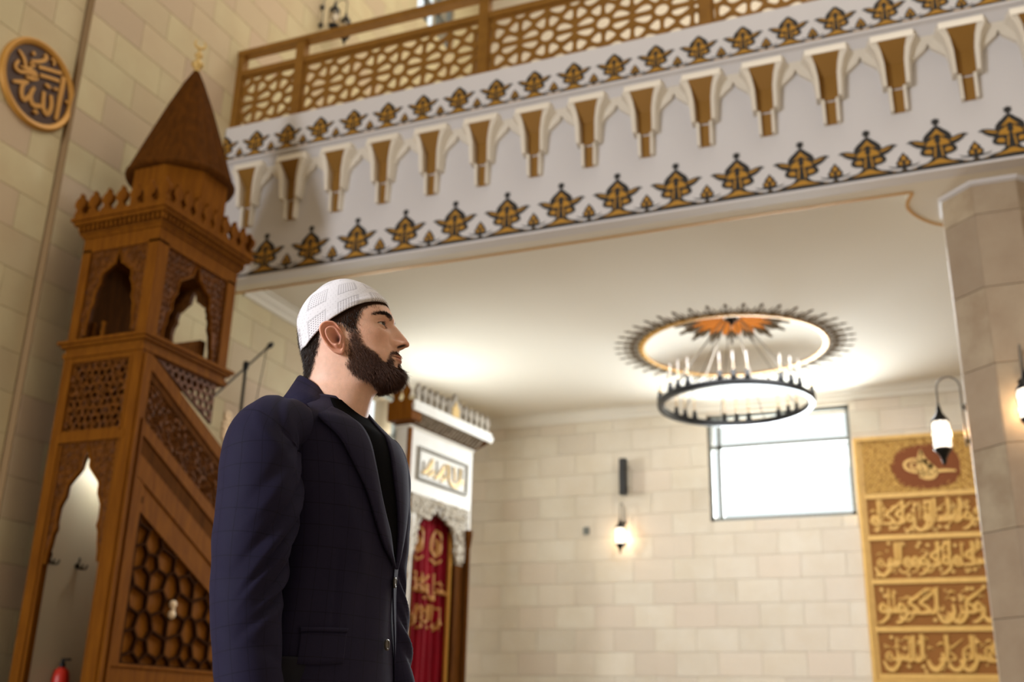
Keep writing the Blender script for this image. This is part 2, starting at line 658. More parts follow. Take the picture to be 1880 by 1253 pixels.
def window(n, plane, u0, u1, v0, v1, mull, trans, fw=.045):
    """frame with mullions, transoms and one pane per light; plane(u, v, d)"""
    mb = MB()
    def bar(a, b, c, d, d0, d1):
        P = [(a, c), (b, c), (b, d), (a, d)]
        mb.prism(P, plane, d0, d1)
    bar(u0, u0 + fw, v0, v1, .05, .11); bar(u1 - fw, u1, v0, v1, .05, .11)
    bar(u0, u1, v0, v0 + fw, .05, .11); bar(u0, u1, v1 - fw, v1, .05, .11)
    fr = struct(mb.obj('window_%d' % n, 'window_frame'))
    for k, c in enumerate(mull):
        mb = MB(); bar(c - fw / 2, c + fw / 2, v0, v1, .055, .105); mb.obj('mullion', 'window_frame', fr)
    for k, c in enumerate(trans):
        mb = MB(); bar(u0, u1, c - fw / 2, c + fw / 2, .055, .105); mb.obj('transom', 'window_frame', fr)
    us = [u0] + list(mull) + [u1]
    vs = [v0] + list(trans) + [v1]
    for a, b in zip(us[:-1], us[1:]):
        for c, d in zip(vs[:-1], vs[1:]):
            mb = MB(); bar(a + fw / 2, b - fw / 2, c + fw / 2, d - fw / 2, .075, .085)
            mb.obj('window_pane', 'glass', fr)
    return fr
window(1, lambda u, v, d: (u, YB + d, v), *BWIN, [-2.88], [4.42], .05)
window(2, lambda u, v, d: (XW - d, u, v), *LWIN, [10.92], [4.26], .05)
window(3, lambda u, v, d: (XW - d, u, v), *LWIN2, [11.9, 12.3], [11.1, 11.65], .06)
window(4, lambda u, v, d: (XW - .1 - d, u, v), -6.4, -4.2, 1.8, 5.0, [-5.67, -4.93], [2.9, 4.0], .06)

# ---- ceiling under the gallery with a round hole for the shallow dome
DC = (-2.23, 11.8)
DR = 1.03
mb = MB()
n = 72
ring = [(DC[0] + DR * math.cos(2 * PI * k / n), DC[1] + DR * math.sin(2 * PI * k / n)) for k in range(n)]
mb.prism([(-6.45, 8.12), (6.5, 8.12), (6.5, 13.88), (-6.45, 13.88)], lambda u, v, d: (u, v, ZC + d), 0, .3, [ring])
cg = struct(mb.obj('ceiling', 'plaster'))
mb = MB()
prof = []
for k in range(13):
    a = PI / 2 * k / 12
    prof.append((max(DR * math.cos(a), 1e-7) * 1.0 + .001, .36 * math.sin(a)))
vs_, fs_ = [], []
dm = MB().lathe([(p[0], p[1]) for p in prof], (DC[0], DC[1], ZC), 72)
dm.f = [f for f in dm.f if len(f) == 4]
dm.obj('dome', 'plaster', cg, smooth=True)
MB().box(-6.45, 6.5, 7.97, 13.88, 6.2, 6.45).obj('gallery_floor', 'plaster', cg)
# cornice mouldings along the back and left walls under the gallery
def moulding(name, path_fn, a, b):
    P = [(0, -.14), (.03, -.14), (.035, -.10), (.07, -.06), (.085, -.02), (.12, -.015), (.12, 0), (0, 0)]
    mb = MB()
    vs = [path_fn(a, p) for p in P] + [path_fn(b, p) for p in P]
    m = len(P)
    fs = [(i, (i + 1) % m, (i + 1) % m + m, i + m) for i in range(m)] + [tuple(range(m)), tuple(range(m, 2 * m))]
    return struct(mb.add(vs, fs).obj(name, 'plaster'))
moulding('trim_1', lambda t, p: (t, YB - p[0], ZC + p[1]), -6.5, 6.5)
moulding('trim_2', lambda t, p: (XW + p[0], t, ZC + p[1]), 8.3, 13.9)

# ---- pillar: octagonal, clad in tall tiles
PC = (.495, 8.45)
AP = .375
side = AP * 2 * math.tan(PI / 8)
pil = thing('stone_pillar', (PC[0], PC[1], 0), 'octagonal pillar clad in brown grey stone tiles holding up the gallery', 'pillar')
MB().lathe([(AP / math.cos(PI / 8) - .022, 0), (AP / math.cos(PI / 8) - .022, 4.85)], (PC[0], PC[1], 0), 8, a0=PI / 8).obj('core', 'grout', pil)
tb = MB()
g = .0025
e = .004
P = [(-side / 2 + g, g), (side / 2 - g, g), (side / 2 - g, .59 - g), (-side / 2 + g, .59 - g)]
Q = [(-side / 2 + g + e, g + e), (side / 2 - g - e, g + e), (side / 2 - g - e, .59 - g - e), (-side / 2 + g + e, .59 - g - e)]
tb.add([(p[0], -AP + .02, p[1]) for p in P] + [(p[0], -AP + .002, p[1]) for p in P] + [(p[0], -AP, p[1]) for p in Q],
       [(0, 1, 5, 4), (1, 2, 6, 5), (2, 3, 7, 6), (3, 0, 4, 7), (4, 5, 9, 8), (5, 6, 10, 9), (6, 7, 11, 10), (7, 4, 8, 11), (8, 9, 10, 11)])
tile = tb.mesh('stone_tile')
tile.materials.append(M('stone_pillar'))
cut = tile.copy()
top_h = 4.815 - 4.573
for v in cut.vertices:
    v.co.z *= top_h / .59
for k in range(8):
    for j in range(9):
        z = 4.573 - .59 * j if j else 4.573
        o = bpy.data.objects.new('stone_tile', cut if j == 0 else tile)
        COL.objects.link(o)
        o.location = (PC[0], PC[1], 4.573 if j == 0 else 4.573 - .59 * j)
        if o.location.z < -.2:
            o.location.z = -.14
        o.rotation_euler = (0, 0, k * PI / 4)
        put(o, pil)
MB().lathe([(AP / math.cos(PI / 8) - .01, 4.815), (AP / math.cos(PI / 8) + .02, 4.83), (AP / math.cos(PI / 8) + .02, 4.85)], (PC[0], PC[1], 0), 8, a0=PI / 8).obj('capital_trim', 'parapet_white', pil)

# ================================================================== GALLERY PARAPET
YF = 7.82
X0, X1 = -6.49, 6.4
par = thing('gallery_parapet', (-.5, YF, 4.85), 'long white gallery beam painted with black and gold palmettes above the hall', 'balcony')
FX = lambda y: (lambda u, v, d: (u, y + d, v))
MB().box(X0, X1, YF, YF + .13, 4.85, 6.0).obj('lower_face', 'parapet_white', par)
MB().box(X0, X1, YF - .10, YF + .13, 6.125, 6.52).obj('upper_band', 'parapet_white', par)
mb = MB()
P = [(-.115, 6.10), (-.125, 6.105), (-.125, 6.125), (-.10, 6.13), (.05, 6.13), (.05, 5.96), (0, 5.96), (-.05, 6.02), (-.09, 6.085)]
mb.add([(X0, YF + p[0], p[1]) for p in P] + [(X1, YF + p[0], p[1]) for p in P],
       [(i, (i + 1) % 9, (i + 1) % 9 + 9, i + 9) for i in range(9)] + [tuple(range(9)), tuple(range(9, 18))])
mb.obj('cove', 'parapet_white', par)
MB().box(X0, X1, YF - .012, YF, 4.85, 4.872).obj('bottom_bead', 'parapet_white', par)
# soffit, notched round the pillar, with its gilded edge line
mb = MB()
SE = 8.10
nr = .52
path = [(X0, SE), (PC[0] - nr - .12, SE)]
cnr = [(PC[0] - nr - .12, SE), (PC[0] - nr - .06, SE + .02), (PC[0] - nr - .10, SE + .16), (PC[0] - nr - .10, SE + .3), (PC[0] - nr - .02, SE + .5), (PC[0] - nr + .10, SE + .66), (PC[0] - .3, SE + .74)]
edge = [(X0, SE)] + smooth_line(cnr, 5) + [(PC[0] + .3, SE + .74)] + [(2 * PC[0] - q[0], q[1]) for q in reversed(smooth_line(cnr, 5))] + [(X1, SE)]
poly = [(X0, YF + .131)] + [(X1, YF + .131)] + list(reversed(edge))
soffit = MB().prism(poly, lambda u, v, d: (u, v, 4.85 + d), 0, .19).obj('trim_3', 'plaster')
MB().ribbon(edge, .026, lambda u, v, d: (u, v, 4.85 - d), -.001, .006).obj('gilded_line', 'gold_paint', struct(soffit))

# painted palmettes: black ground with gold leaf on it
def crown(s):
    return [(0, 1.0), (.025, .975), (.07, .965), (.045, .93), (.07, .90), (.03, .875), (.018, .83)][::-1] if s else [(0, .86), (.01, .83)][::-1]
def palmette_black(big):
    half = [(0, 0), (.50, 0), (.50, .025), (.40, .05), (.30, .09), (.20, .11), (.13, .16), (.10, .22), (.15, .235), (.22, .25), (.285, .29), (.29, .35), (.25, .415),
            (.33, .45), (.40, .505), (.43, .55), (.49, .575), (.42, .61), (.33, .60), (.25, .57), (.225, .57), (.22, .63), (.17, .70), (.10, .765), (.05, .82)]
    return half + crown(big)
GOLD = [
    [(0, .77), (.04, .71), (.09, .65), (.13, .60), (.08, .61), (.04, .64), (0, .67)],
    [(0, .055), (.30, .045), (.20, .075), (.10, .11), (.05, .15), (0, .16)],
]
GOLD_SIDE = [
    [(.20, .52), (.27, .54), (.34, .565), (.40, .57), (.34, .53), (.27, .495), (.21, .485)],
    [(.11, .28), (.17, .285), (.22, .31), (.22, .34), (.19, .37), (.13, .375), (.10, .33)],
    [(.03, .42), (.10, .43), (.19, .44), (.16, .52), (.09, .565), (.04, .60), (.05, .52), (.02, .47)],
    [(.05, .20), (.075, .20), (.06, .40), (.03, .40)],
    [(.34, .015), (.50, .008), (.50, .02), (.38, .04)],
]
def palmette_mesh(h, w, big):
    b = MB().prism([(u * w, v * h) for u, v in mirror(palmette_black(big))], FX(0), -.004, .002)
    gm = MB()
    for p in GOLD:
        gm.prism([(u * w, v * h) for u, v in mirror([(0, p[-1][1])] + p[::-1] if False else p[::-1])], FX(0), -.007, -.003)
    for p in GOLD_SIDE:
        gm.prism([(u * w, v * h) for u, v in p], FX(0), -.007, -.003)
        gm.prism([(-u * w, v * h) for u, v in p][::-1], FX(0), -.007, -.003)
    return b, gm
def small_mesh(h, w):
    half = [(0, 0), (.5, 0), (.5, .05), (.3, .06), (.12, .09), (.06, .2), (.12, .22), (.30, .24), (.52, .30), (.60, .42), (.50, .34), (.32, .31), (.24, .33), (.30, .42), (.28, .55), (.2, .62), (.2, .72), (.1, .84), (0, 1)]
    b = MB().prism([(u * w, v * h) for u, v in mirror(half)], FX(0), -.004, .002)
    gm = MB()
    for p in ([(0, .86), (.07, .74), (.1, .66), (.05, .60), (0, .58)], [(0, .02), (.4, .02), (.2, .045), (.08, .07), (0, .08)]):
        gm.prism([(u * w, v * h) for u, v in mirror(p[::-1])], FX(0), -.007, -.003)
    for p in ([(.05, .36), (.14, .36), (.22, .44), (.18, .54), (.08, .56)],):
        gm.prism([(u * w, v * h) for u, v in p], FX(0), -.007, -.003)
        gm.prism([(-u * w, v * h) for u, v in p][::-1], FX(0), -.007, -.003)
    return b, gm
def place_row(mk, xs, z, y, name):
    b, gm = mk
    bm_, gm_ = b.mesh(name), gm.mesh('gold_leaf')
    bm_.materials.append(M('black_paint'))
    gm_.materials.append(M('gold_paint'))
    for x in xs:
        o = bpy.data.objects.new(name, bm_)
        COL.objects.link(o)
        o.location = (x, y, z)
        put(o, par)
        g_ = bpy.data.objects.new('gold_leaf', gm_)
        COL.objects.link(g_)
        g_.parent = o
lx = [-5.915 + .5045 * k for k in range(0, 25)]
place_row(palmette_mesh(.415, .45, True), lx, 4.885, YF, 'palmette')
place_row(small_mesh(.17, .19), [x + .2523 for x in lx], 4.885, YF, 'small_palmette')
MB().box(X0, X1, YF - .014, YF + .001, 4.872, 4.892).obj('black_line', 'black_paint', par)
ux = [-6.478 + .3733 * k for k in range(0, 34)]
place_row(palmette_mesh(.335, .345, False), ux, 6.138, YF - .10, 'palmette')
place_row(small_mesh(.13, .145), [x + .1866 for x in ux], 6.138, YF - .10, 'small_palmette')
MB().box(X0, X1, YF - .105, YF - .099, 6.124, 6.142).obj('black_line', 'black_paint', par)

# corbels and the pointed arches between them
def corbel_mesh():
    mb = MB()
    # wings: plan profile repeated at heights (z, outer half width, inner half width, projection)
    for sg in (-1, 1):
        for (tiers) in ([(5.60, .108, .069, .105), (5.80, .124, .073, .12), (5.90, .155, .087, .13), (5.985, .215, .108, .14)],
                        [(5.395, .066, .040, .06), (5.605, .072, .043, .065)]):
            for (z0, o0, i0, p0), (z1, o1, i1, p1) in zip(tiers[:-1], tiers[1:]):
                lo = [(o0, 0.0), (o0 * .97, -p0 * .35), ((o0 + i0) / 2 + .008, -p0), (i0, -p0 * .92), (i0, 0.0)]
                hi = [(o1, 0.0), (o1 * .97, -p1 * .35), ((o1 + i1) / 2 + .008, -p1), (i1, -p1 * .92), (i1, 0.0)]
                vs = [(sg * a, b, z0) for a, b in lo] + [(sg * a, b, z1) for a, b in hi]
                mb.add(vs, [(i, (i + 1) % 5, (i + 1) % 5 + 5, i + 5) for i in range(5)] + [tuple(range(5)), tuple(range(5, 10))])
    # head block over the gilded recess
    vs = [(-.205, 0, 5.985), (.205, 0, 5.985), (.16, -.14, 5.985), (-.16, -.14, 5.985), (-.22, 0, 6.03), (.22, 0, 6.03), (.16, -.115, 6.06), (-.16, -.115, 6.06)]
    mb.add(vs, [(0, 1, 2, 3), (4, 5, 6, 7), (0, 1, 5, 4), (1, 2, 6, 5), (2, 3, 7, 6), (3, 0, 4, 7)])
    gm = MB()
    def quad(z0, w0, y0, z1, w1, y1):
        gm.add([(-w0, y0, z0), (w0, y0, z0), (w1, y1, z1), (-w1, y1, z1), (-w0, .001, z0), (w0, .001, z0), (w1, .001, z1), (-w1, .001, z1)],
               [(0, 1, 2, 3), (7, 6, 5, 4), (0, 4, 5, 1), (1, 5, 6, 2), (2, 6, 7, 3), (3, 7, 4, 0)])
    quad(5.40, .040, -.008, 5.60, .043, -.01)
    quad(5.62, .069, -.012, 5.83, .076, -.016)
    quad(5.83, .076, -.016, 5.985, .108, -.135)
    return mb, gm
cb, cgm = corbel_mesh()
cbm, cgmm = cb.mesh('corbel'), cgm.mesh('gilded_recess')
cbm.materials.append(M('corbel_white'))
cgmm.materials.append(M('gold_dark'))
cx = [-5.652 + .5046 * k for k in range(-1, 24)]
for x in cx:
    o = bpy.data.objects.new('corbel', cbm)
    COL.objects.link(o)
    o.location = (x, YF, 0)
    put(o, par)
    g_ = bpy.data.objects.new('gilded_recess', cgmm)
    COL.objects.link(g_)
    g_.parent = o
ab = MB()
hw = .5046 / 2
P = [(-hw + .094, 5.60), (-hw + .10, 5.60), (-hw + .112, 5.74), (-hw + .135, 5.815), (-.05, 5.875), (-.02, 5.90), (0, 5.945), (.02, 5.90), (.05, 5.875), (hw - .135, 5.815), (hw - .112, 5.74), (hw - .10, 5.60), (hw - .094, 5.60), (hw - .094, 6.03), (-hw + .094, 6.03)]
ab.prism(P, FX(0), -.045, 0)
am = ab.mesh('pointed_arch')
am.materials.append(M('corbel_white'))
for x in cx[:-1]:
    o = bpy.data.objects.new('pointed_arch', am)
    COL.objects.link(o)
    o.location = (x + hw, YF, 0)
    put(o, par)

# ================================================================== GALLERY RAILING
YR = 7.80
rail = thing('gallery_railing', (-.5, YR, 6.52), 'gilded brown railing with pierced star lattice along the gallery edge', 'railing')
px = [-6.475, -5.725, -3.672, -1.566, .54, 2.64, 4.74]
for x in px:
    w_ = .05
    MB().box(x - w_, x + w_, YR - .03, YR + .06, 6.521, 7.42).obj('post', 'brass_rail', rail)
MB().box(-6.5, 6.4, YR - .04, YR + .07, 7.42, 7.475).obj('top_rail', 'brass_rail', rail)
for a, b in zip(px[:-1], px[1:]):
    MB().box(a + .05, b - .05, YR - .02, YR + .05, 7.165, 7.235).obj('middle_rail', 'brass_rail', rail)
    u0, u1, v0, v1 = a + .05, b - .05, 6.522, 7.165
    pts = star_points(u0, u1, v0, v1, .54, 8, .158, (u0 + u1) / 2 + .12, 6.84)
    RLAT[0] = .12
    mb = MB()
    lattice(mb, pts, [(u0, v0), (u1, v0), (u1, v1), (u0, v1)], .0165, FX(YR), 0, .03, 2)
    mb.obj('lattice_panel', 'brass_rail', rail)
# ================================================================== MINBAR
minb = thing('pulpit', (-5.79, 6.33, 0), 'tall carved wooden pulpit with cone topped canopy and sloping stair side', 'pulpit')
XA, XB = -6.17, -5.42           # faces to the left and right
YA, YC = 5.85, 6.82             # front and rear of the tower
fA = lambda u, v, d: (u, YA + d, v)
fB = lambda u, v, d: (XB - d, u, v)
fL2 = lambda u, v, d: (XA + d, u, v)
# corner posts with beads
for (x0, x1, y0, y1) in ((XA, XA + .085, YA, YA + .09), (XB - .10, XB, YA, YA + .12), (XA, XA + .085, YC - .09, YC), (XB - .10, XB, YC - .11, YC)):
    if not (y1 > 6.8 and x1 == XB):
        MB().box(x0, x1, y0, y1, .0, 3.40).obj('post', 'wood', minb)
    MB().box(x0, x1, y0, y1, 3.52, 4.30).obj('canopy_post', 'wood', minb)
for x in (XA + .10, XB - .115):
    MB().tube([(x, YA + .015, .05), (x, YA + .015, 2.72)], .013, 8).obj('bead', 'wood', minb)
MB().box(XB - .012, XB + .02, YA + .02, YA + .05, .05, 3.38).obj('bead', 'wood', minb)
MB().box(XB - .012, XB + .018, YA + .085, YA + .11, .05, 2.9).obj('bead', 'wood', minb)
MB().box(XA - .03, XB + .03, YA - .03, 11.0, 0, .12).obj('plinth', 'wood_dark', minb)

def arch_panel(fn, u0, u1, v0, v1, half, d0, d1, c=None):
    c = (u0 + u1) / 2 if c is None else c
    P = [(u0, v0), (u0, v1), (u1, v1), (u1, v0)]
    P += [(c + u, v) for u, v in reversed(half)] + [(c - u, v) for u, v in half[1:]]
    return MB().prism(P, fn, d0, d1)
HL = [(0, 2.70), (.018, 2.64), (.035, 2.60), (.04, 2.54), (.075, 2.50), (.115, 2.46), (.15, 2.42), (.155, 2.34), (.172, 2.31), (.195, 2.26), (.2, 2.16), (.19, 2.11), (.21, 2.07), (.22, 1.99), (.235, 1.93), (.24, 1.86)]
HUA = [(0, 4.27), (.022, 4.22), (.035, 4.16), (.07, 4.14), (.105, 4.11), (.14, 4.09), (.155, 4.04), (.15, 4.0), (.175, 3.96), (.19, 3.9), (.185, 3.85), (.21, 3.80), (.215, 3.72), (.225, 3.66), (.225, 3.58)]
HUB = [(0, 4.28), (.028, 4.22), (.04, 4.17), (.09, 4.13), (.14, 4.10), (.185, 4.07), (.2, 4.0), (.195, 3.96), (.225, 3.92), (.24, 3.86), (.235, 3.81), (.265, 3.76), (.275, 3.68), (.29, 3.64), (.295, 3.56)]
def arch_with_carving(fn, u0, u1, v0, v1, half, seed, step=.055):
    p = arch_panel(fn, u0, u1, v0, v1, half, .02, .055).obj('arch_panel', 'wood_carved', minb)
    c = (u0 + u1) / 2
    def inside(u, v):
        a = abs(u - c)
        for (p0, q0), (p1, q1) in zip(half[:-1], half[1:]):
            if min(q0, q1) <= v <= max(q0, q1):
                return a > max(p0, p1) + .022 and a < (u1 - u0) / 2 - .015
        return v > half[0][1] and v < v1 - .02
    stuff(scrolls(MB(), inside, u0, u1, v0, v1, step, fn, .018, .0075, seed).obj('carving', 'wood_carved', p))
    line = [(c + u, v) for u, v in reversed(half)] + [(c - u, v) for u, v in half[1:]]
    MB().tube([fn(u, v, .016) for u, v in line], .010, 6).obj('arch_edge', 'wood', p)
    return p
arch_with_carving(fA, XA + .085, XB - .10, 1.86, 2.735, HL, 5)
arch_with_carving(fA, XA + .085, XB - .10, 3.56, 4.30, HUA, 6)
arch_with_carving(fB, YA + .12, YC - .11, 3.56, 4.30, HUB, 7)
MB().box(XA + .02, XA + .055, YA + .09, YC - .09, 3.52, 4.30).obj('rear_board', 'wood_dark', minb)
arch_panel(lambda u, v, d: (u, YC - d, v), XA + .085, XB - .10, 3.56, 4.30, HUA, .02, .055).obj('arch_panel', 'wood_carved', minb)
# low inner parapet of the pulpit seen through the front arch
MB().box(XA + .06, XA + .11, YA + .09, YC - .09, 3.52, 3.60).obj('parapet_rail', 'wood', minb)
mb = MB()
for y in (6.55, 6.6, 6.65, 6.7):
    mb.box(XA + .1, XB - .12, y, y + .02, 3.52, 3.72)
MB().box(XA + .09, XB - .11, 6.60, 6.66, 3.52, 3.74).obj('seat_board', 'wood_carved', minb)
for x in (-6.05, -5.95):
    MB().lathe([(.012, 0), (.02, .03), (.012, .06), (.02, .12), (.014, .16), (.022, .2)], (x, YA + .12, 3.52), 8).obj('baluster', 'wood', minb, smooth=True)
# rails and carved parapet panel of the front
MB().box(XA + .06, XB - .06, YA - .005, YA + .07, 2.735, 2.80).obj('rail', 'wood', minb)
MB().box(XA + .06, XB - .06, YA + .005, YA + .07, 3.36, 3.40).obj('rail', 'wood', minb)
u0, u1, v0, v1 = XA + .095, XB - .11, 2.82, 3.355
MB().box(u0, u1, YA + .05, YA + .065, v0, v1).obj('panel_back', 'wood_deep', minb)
RLAT[0] = .05
mb = MB()
pts = []
for i in range(9):
    for j in range(9):
        pts.append((u0 + (i + .5 + (.0 if j % 2 else .35)) * (u1 - u0) / 8.6, v0 + (j + .5) * (v1 - v0) / 9))
lattice(mb, pts, [(u0, v0), (u1, v0), (u1, v1), (u0, v1)], .0085, fA, .015, .045)
stuff(scrolls(mb, lambda u, v: True, u0, u1, v0, v1, .09, fA, .014, .008, 11).obj('pierced_panel', 'wood_carved', minb))
for (a, b, c, d) in ((u0 - .02, u0, v0 - .01, v1 + .01), (u1, u1 + .02, v0 - .01, v1 + .01), (u0, u1, v0 - .02, v0), (u0, u1, v1, v1 + .015)):
    MB().box(a, b, YA - .006, YA + .05, c, d).obj('panel_frame', 'wood', minb)
# ledge moulding round the tower
mb = MB()
for z0, z1, o in ((3.40, 3.44, .012), (3.44, 3.48, .0), (3.48, 3.505, .028), (3.505, 3.53, .05)):
    mb.box(XA - o, XB + o, YA - o, YC + o, z0, z1)
mb.obj('ledge', 'wood', minb)
# frieze, cornice
mb = MB()
for z0, z1, o in ((4.28, 4.40, .0), (4.40, 4.425, .015), (4.425, 4.44, .03)):
    mb.box(XA - o, XB + o, YA - o, YC + o, z0, z1)
mb.obj('frieze', 'wood', minb)
MB().box(XA - .035, XB + .035, YA - .035, YC + .035, 4.44, 4.50).obj('cornice_bed', 'wood_dark', minb)
mb = MB()
k = XA - .03
while k < XB + .03:
    mb.box(k, k + .022, YA - .055, YA - .03, 4.45, 4.495)
    k += .045
k = YA - .03
while k < YC + .03:
    mb.box(XB + .03, XB + .055, k, k + .022, 4.45, 4.495)
    k += .045
stuff(mb.obj('dentils', 'wood', minb))
mb = MB()
for z0, z1, o in ((4.50, 4.53, .07), (4.53, 4.56, .09), (4.56, 4.59, .075)):
    mb.box(XA - o, XB + o, YA - o, YC + o, z0, z1)
mb.obj('cornice', 'wood', minb)
# merlons
half = [(0, 0), (.03, 0), (.03, .012), (.018, .03), (.02, .042), (.036, .06), (.038, .085), (.028, .108), (.012, .12), (.008, .138), (0, .15)]
half = [(u * 1.4, v * 1.3) for u, v in half]
mm = MB().prism(mirror(half), FX(0), -.018, .018).mesh('merlon')
mm.materials.append(M('wood'))
def merlon(x, y, r):
    o = bpy.data.objects.new('merlon', mm)
    COL.objects.link(o)
    o.location = (x, y, 4.59)
    o.rotation_euler = (0, 0, r)
    put(o, minb)
nA, nB = 7, 9
for i in range(nA):
    x = XA - .04 + (XB - XA + .08) * i / (nA - 1)
    merlon(x, YA - .055, 0)
    merlon(x, YC + .055, 0)
for i in range(1, nB):
    y = YA - .055 + (YC - YA + .11) * i / nB
    merlon(XA - .055, y, PI / 2)
    merlon(XB + .055, y, PI / 2)
# drum and cone
CX, CY = -5.735, 6.34
for k in range(8):
    a0, a1 = PI / 4 * k + PI / 8, PI / 4 * (k + 1) + PI / 8
    r0, r1 = .40, .385
    q = [(CX + r0 * math.cos(a0), CY + r0 * math.sin(a0)), (CX + r0 * math.cos(a1), CY + r0 * math.sin(a1)), (CX + r1 * math.cos(a1), CY + r1 * math.sin(a1)), (CX + r1 * math.cos(a0), CY + r1 * math.sin(a0))]
    MB().prism(q, lambda u, v, d: (u, v, 4.59 + d), 0, .46).obj('drum_panel', 'wood', minb)
MB().lathe([(.40, 5.03), (.435, 5.045), (.445, 5.07), (.43, 5.09), (.40, 5.095)], (CX, CY, 0), 32).obj('cone_base', 'wood_dark', minb, smooth=True)
mb = MB()
nseg = 20
for k in range(nseg):
    a0, a1 = 2 * PI * k / nseg, 2 * PI * (k + 1) / nseg
    am_ = (a0 + a1) / 2
    prof = [(.425, 5.09), (.31, 5.42), (.19, 5.76), (.085, 6.02), (.018, 6.16)]
    vs, fs = [], []
    for r, z in prof:
        vs += [(CX + r * math.cos(a0), CY + r * math.sin(a0), z), (CX + r * 1.0 * math.cos(am_), CY + r * 1.0 * math.sin(am_), z), (CX + r * math.cos(a1), CY + r * math.sin(a1), z)]
    for i in range(len(prof) - 1):
        fs += [(3 * i, 3 * i + 1, 3 * i + 4, 3 * i + 3), (3 * i + 1, 3 * i + 2, 3 * i + 5, 3 * i + 4)]
    mb.add(vs, fs)
mb.obj('cone_roof', 'wood_dark', minb)
mb = MB()
for k in range(0, nseg):
    a = 2 * PI * k / nseg
    mb.tube([(CX + r * math.cos(a), CY + r * math.sin(a), z) for r, z in prof], .006, 5)
stuff(mb.obj('roof_ribs', 'wood_dark', minb))
MB().lathe([(.02, 6.14), (.028, 6.16), (.018, 6.18), (.05, 6.215), (.052, 6.235), (.018, 6.27), (.014, 6.29), (.034, 6.315), (.034, 6.33), (.01, 6.36), (.008, 6.40), (1e-7, 6.405)], (CX, CY, 0), 16).obj('finial', 'gold_leaf_bright', minb, smooth=True)
pts = arc(0, 6.44, .045, 130, 410, 16)
w = [.004 + .010 * math.sin(PI * i / 16) for i in range(17)]
MB().tube([(CX + p[0] * .6, CY + p[0] * .8, p[1]) for p in pts], w, 6).obj('crescent', 'gold_leaf_bright', minb)
# floor and ceiling of the pulpit box, passage inside the tower
MB().box(XA + .02, XB - .02, YA + .08, YC - .02, 4.31, 4.35).obj('canopy_ceiling', 'wood_dark', minb)
MB().box(XA + .02, XB - .02, YA + .08, YC - .02, 2.76, 2.80).obj('pulpit_floor', 'wood_dark', minb)
MB().box(XA + .0, XA + .03, YA + .09, YC, .12, 3.40).obj('side_board', 'wood_dark', minb)
MB().box(XA + .03, XA + .045, YA + .10, YC, .12, 2.76).obj('passage_panel', 'panel_cream', minb)
MB().box(XA + .05, XB - .06, YC - .07, YC - .03, .12, 2.76).obj('passage_board', 'wood_dark', minb)
for y in (5.98, 6.26):
    h = MB()
    x = XA + .045
    zc = 1.90
    h.lathe([(.022, 0), (.022, .008), (.006, .012)], (x, y, zc), 8, axis='x')
    for sg in (-1, 0, 1):
        h.tube([(x + .005, y, zc), (x + .03, y + sg * .02, zc - .02), (x + .05, y + sg * .04, zc - .018), (x + .056, y + sg * .048, zc + .012)], .007, 6)
    h.tube([(x + .005, y, zc), (x + .02, y, zc + .04), (x + .016, y, zc + .06)], .007, 6)
    h.obj('coat_hook', 'black_metal', minb)
MB().lathe([(.035, 0), (.04, -.012), (.03, -.03), (1e-7, -.034)], (-5.98, YC - .42, 2.75), 14).obj('passage_lamp', 'lamp_glow', minb, smooth=True)
pl = bpy.data.lights.new('passage_lamp_light', 'POINT')
pl.energy = 6
pl.shadow_soft_size = .04
pl.color = (1, .95, .82)
plo = bpy.data.objects.new('passage_lamp_light', pl)
plo.location = (-5.90, YC - .42, 2.64)
COL.objects.link(plo)

# ---- stair side
SL = -.53
YE = 11.0
hz = lambda z, y: z + SL * (y - 5.95)
def slant(za, zb, y0, y1, x0, x1, name, m, parent=minb):
    vs = []
    for x in (x0, x1):
        vs += [(x, y0, hz(za, y0)), (x, y1, hz(za, y1)), (x, y1, hz(zb, y1)), (x, y0, hz(zb, y0))]
    return MB().add(vs, [(0, 1, 2, 3), (7, 6, 5, 4), (0, 4, 5, 1), (1, 5, 6, 2), (2, 6, 7, 3), (3, 7, 4, 0)]).obj(name, m, parent)
for xs, sgn in ((XB, -1), (XA, 1)):
    a, b = sorted((xs, xs + sgn * .06))
    ya = YA + .12 if sgn < 0 else YC
    slant(3.40, 3.29, ya, YE, a, b, 'handrail', 'wood')
    slant(3.29, 3.22, ya, YE, a + .01, b - .01, 'rail', 'wood_dark')
    slant(2.90, 2.80, ya, YE, a, b, 'rail', 'wood')
    slant(2.80, 2.66, ya, YE, a + .012, b - .012, 'stringer', 'wood_dark')
    slant(2.66, 2.50, ya, YE, a, b, 'stringer', 'wood')
    slant(2.50, 2.36, ya, YE, a + .012, b - .012, 'stringer', 'wood')
    slant(3.22, 2.90, ya, YE, (a + b) / 2 - .008, (a + b) / 2 + .008, 'balustrade_board', 'wood_dark')
def fS(u, v, d):
    return (XB - .012 + d, u, hz(v, u))
stuff(scrolls(MB(), lambda u, v: True, YA + .14, 8.2, 2.905, 3.215, .078, fS, -.006, .011, 3, 5).obj('carved_scrolls', 'wood_carved', minb))
rn = random.Random(9)
mb = MB()
for k in range(60):
    u = 5.98 + 1.6 * rn.random()
    v = 2.93 + .26 * rn.random()
    c = fS(u, v, .004)
    mb.lathe([(.02, -.004), (.016, .006), (1e-7, .011)], c, 7, axis='x')
stuff(mb.obj('carved_rosettes', 'wood_carved', minb))
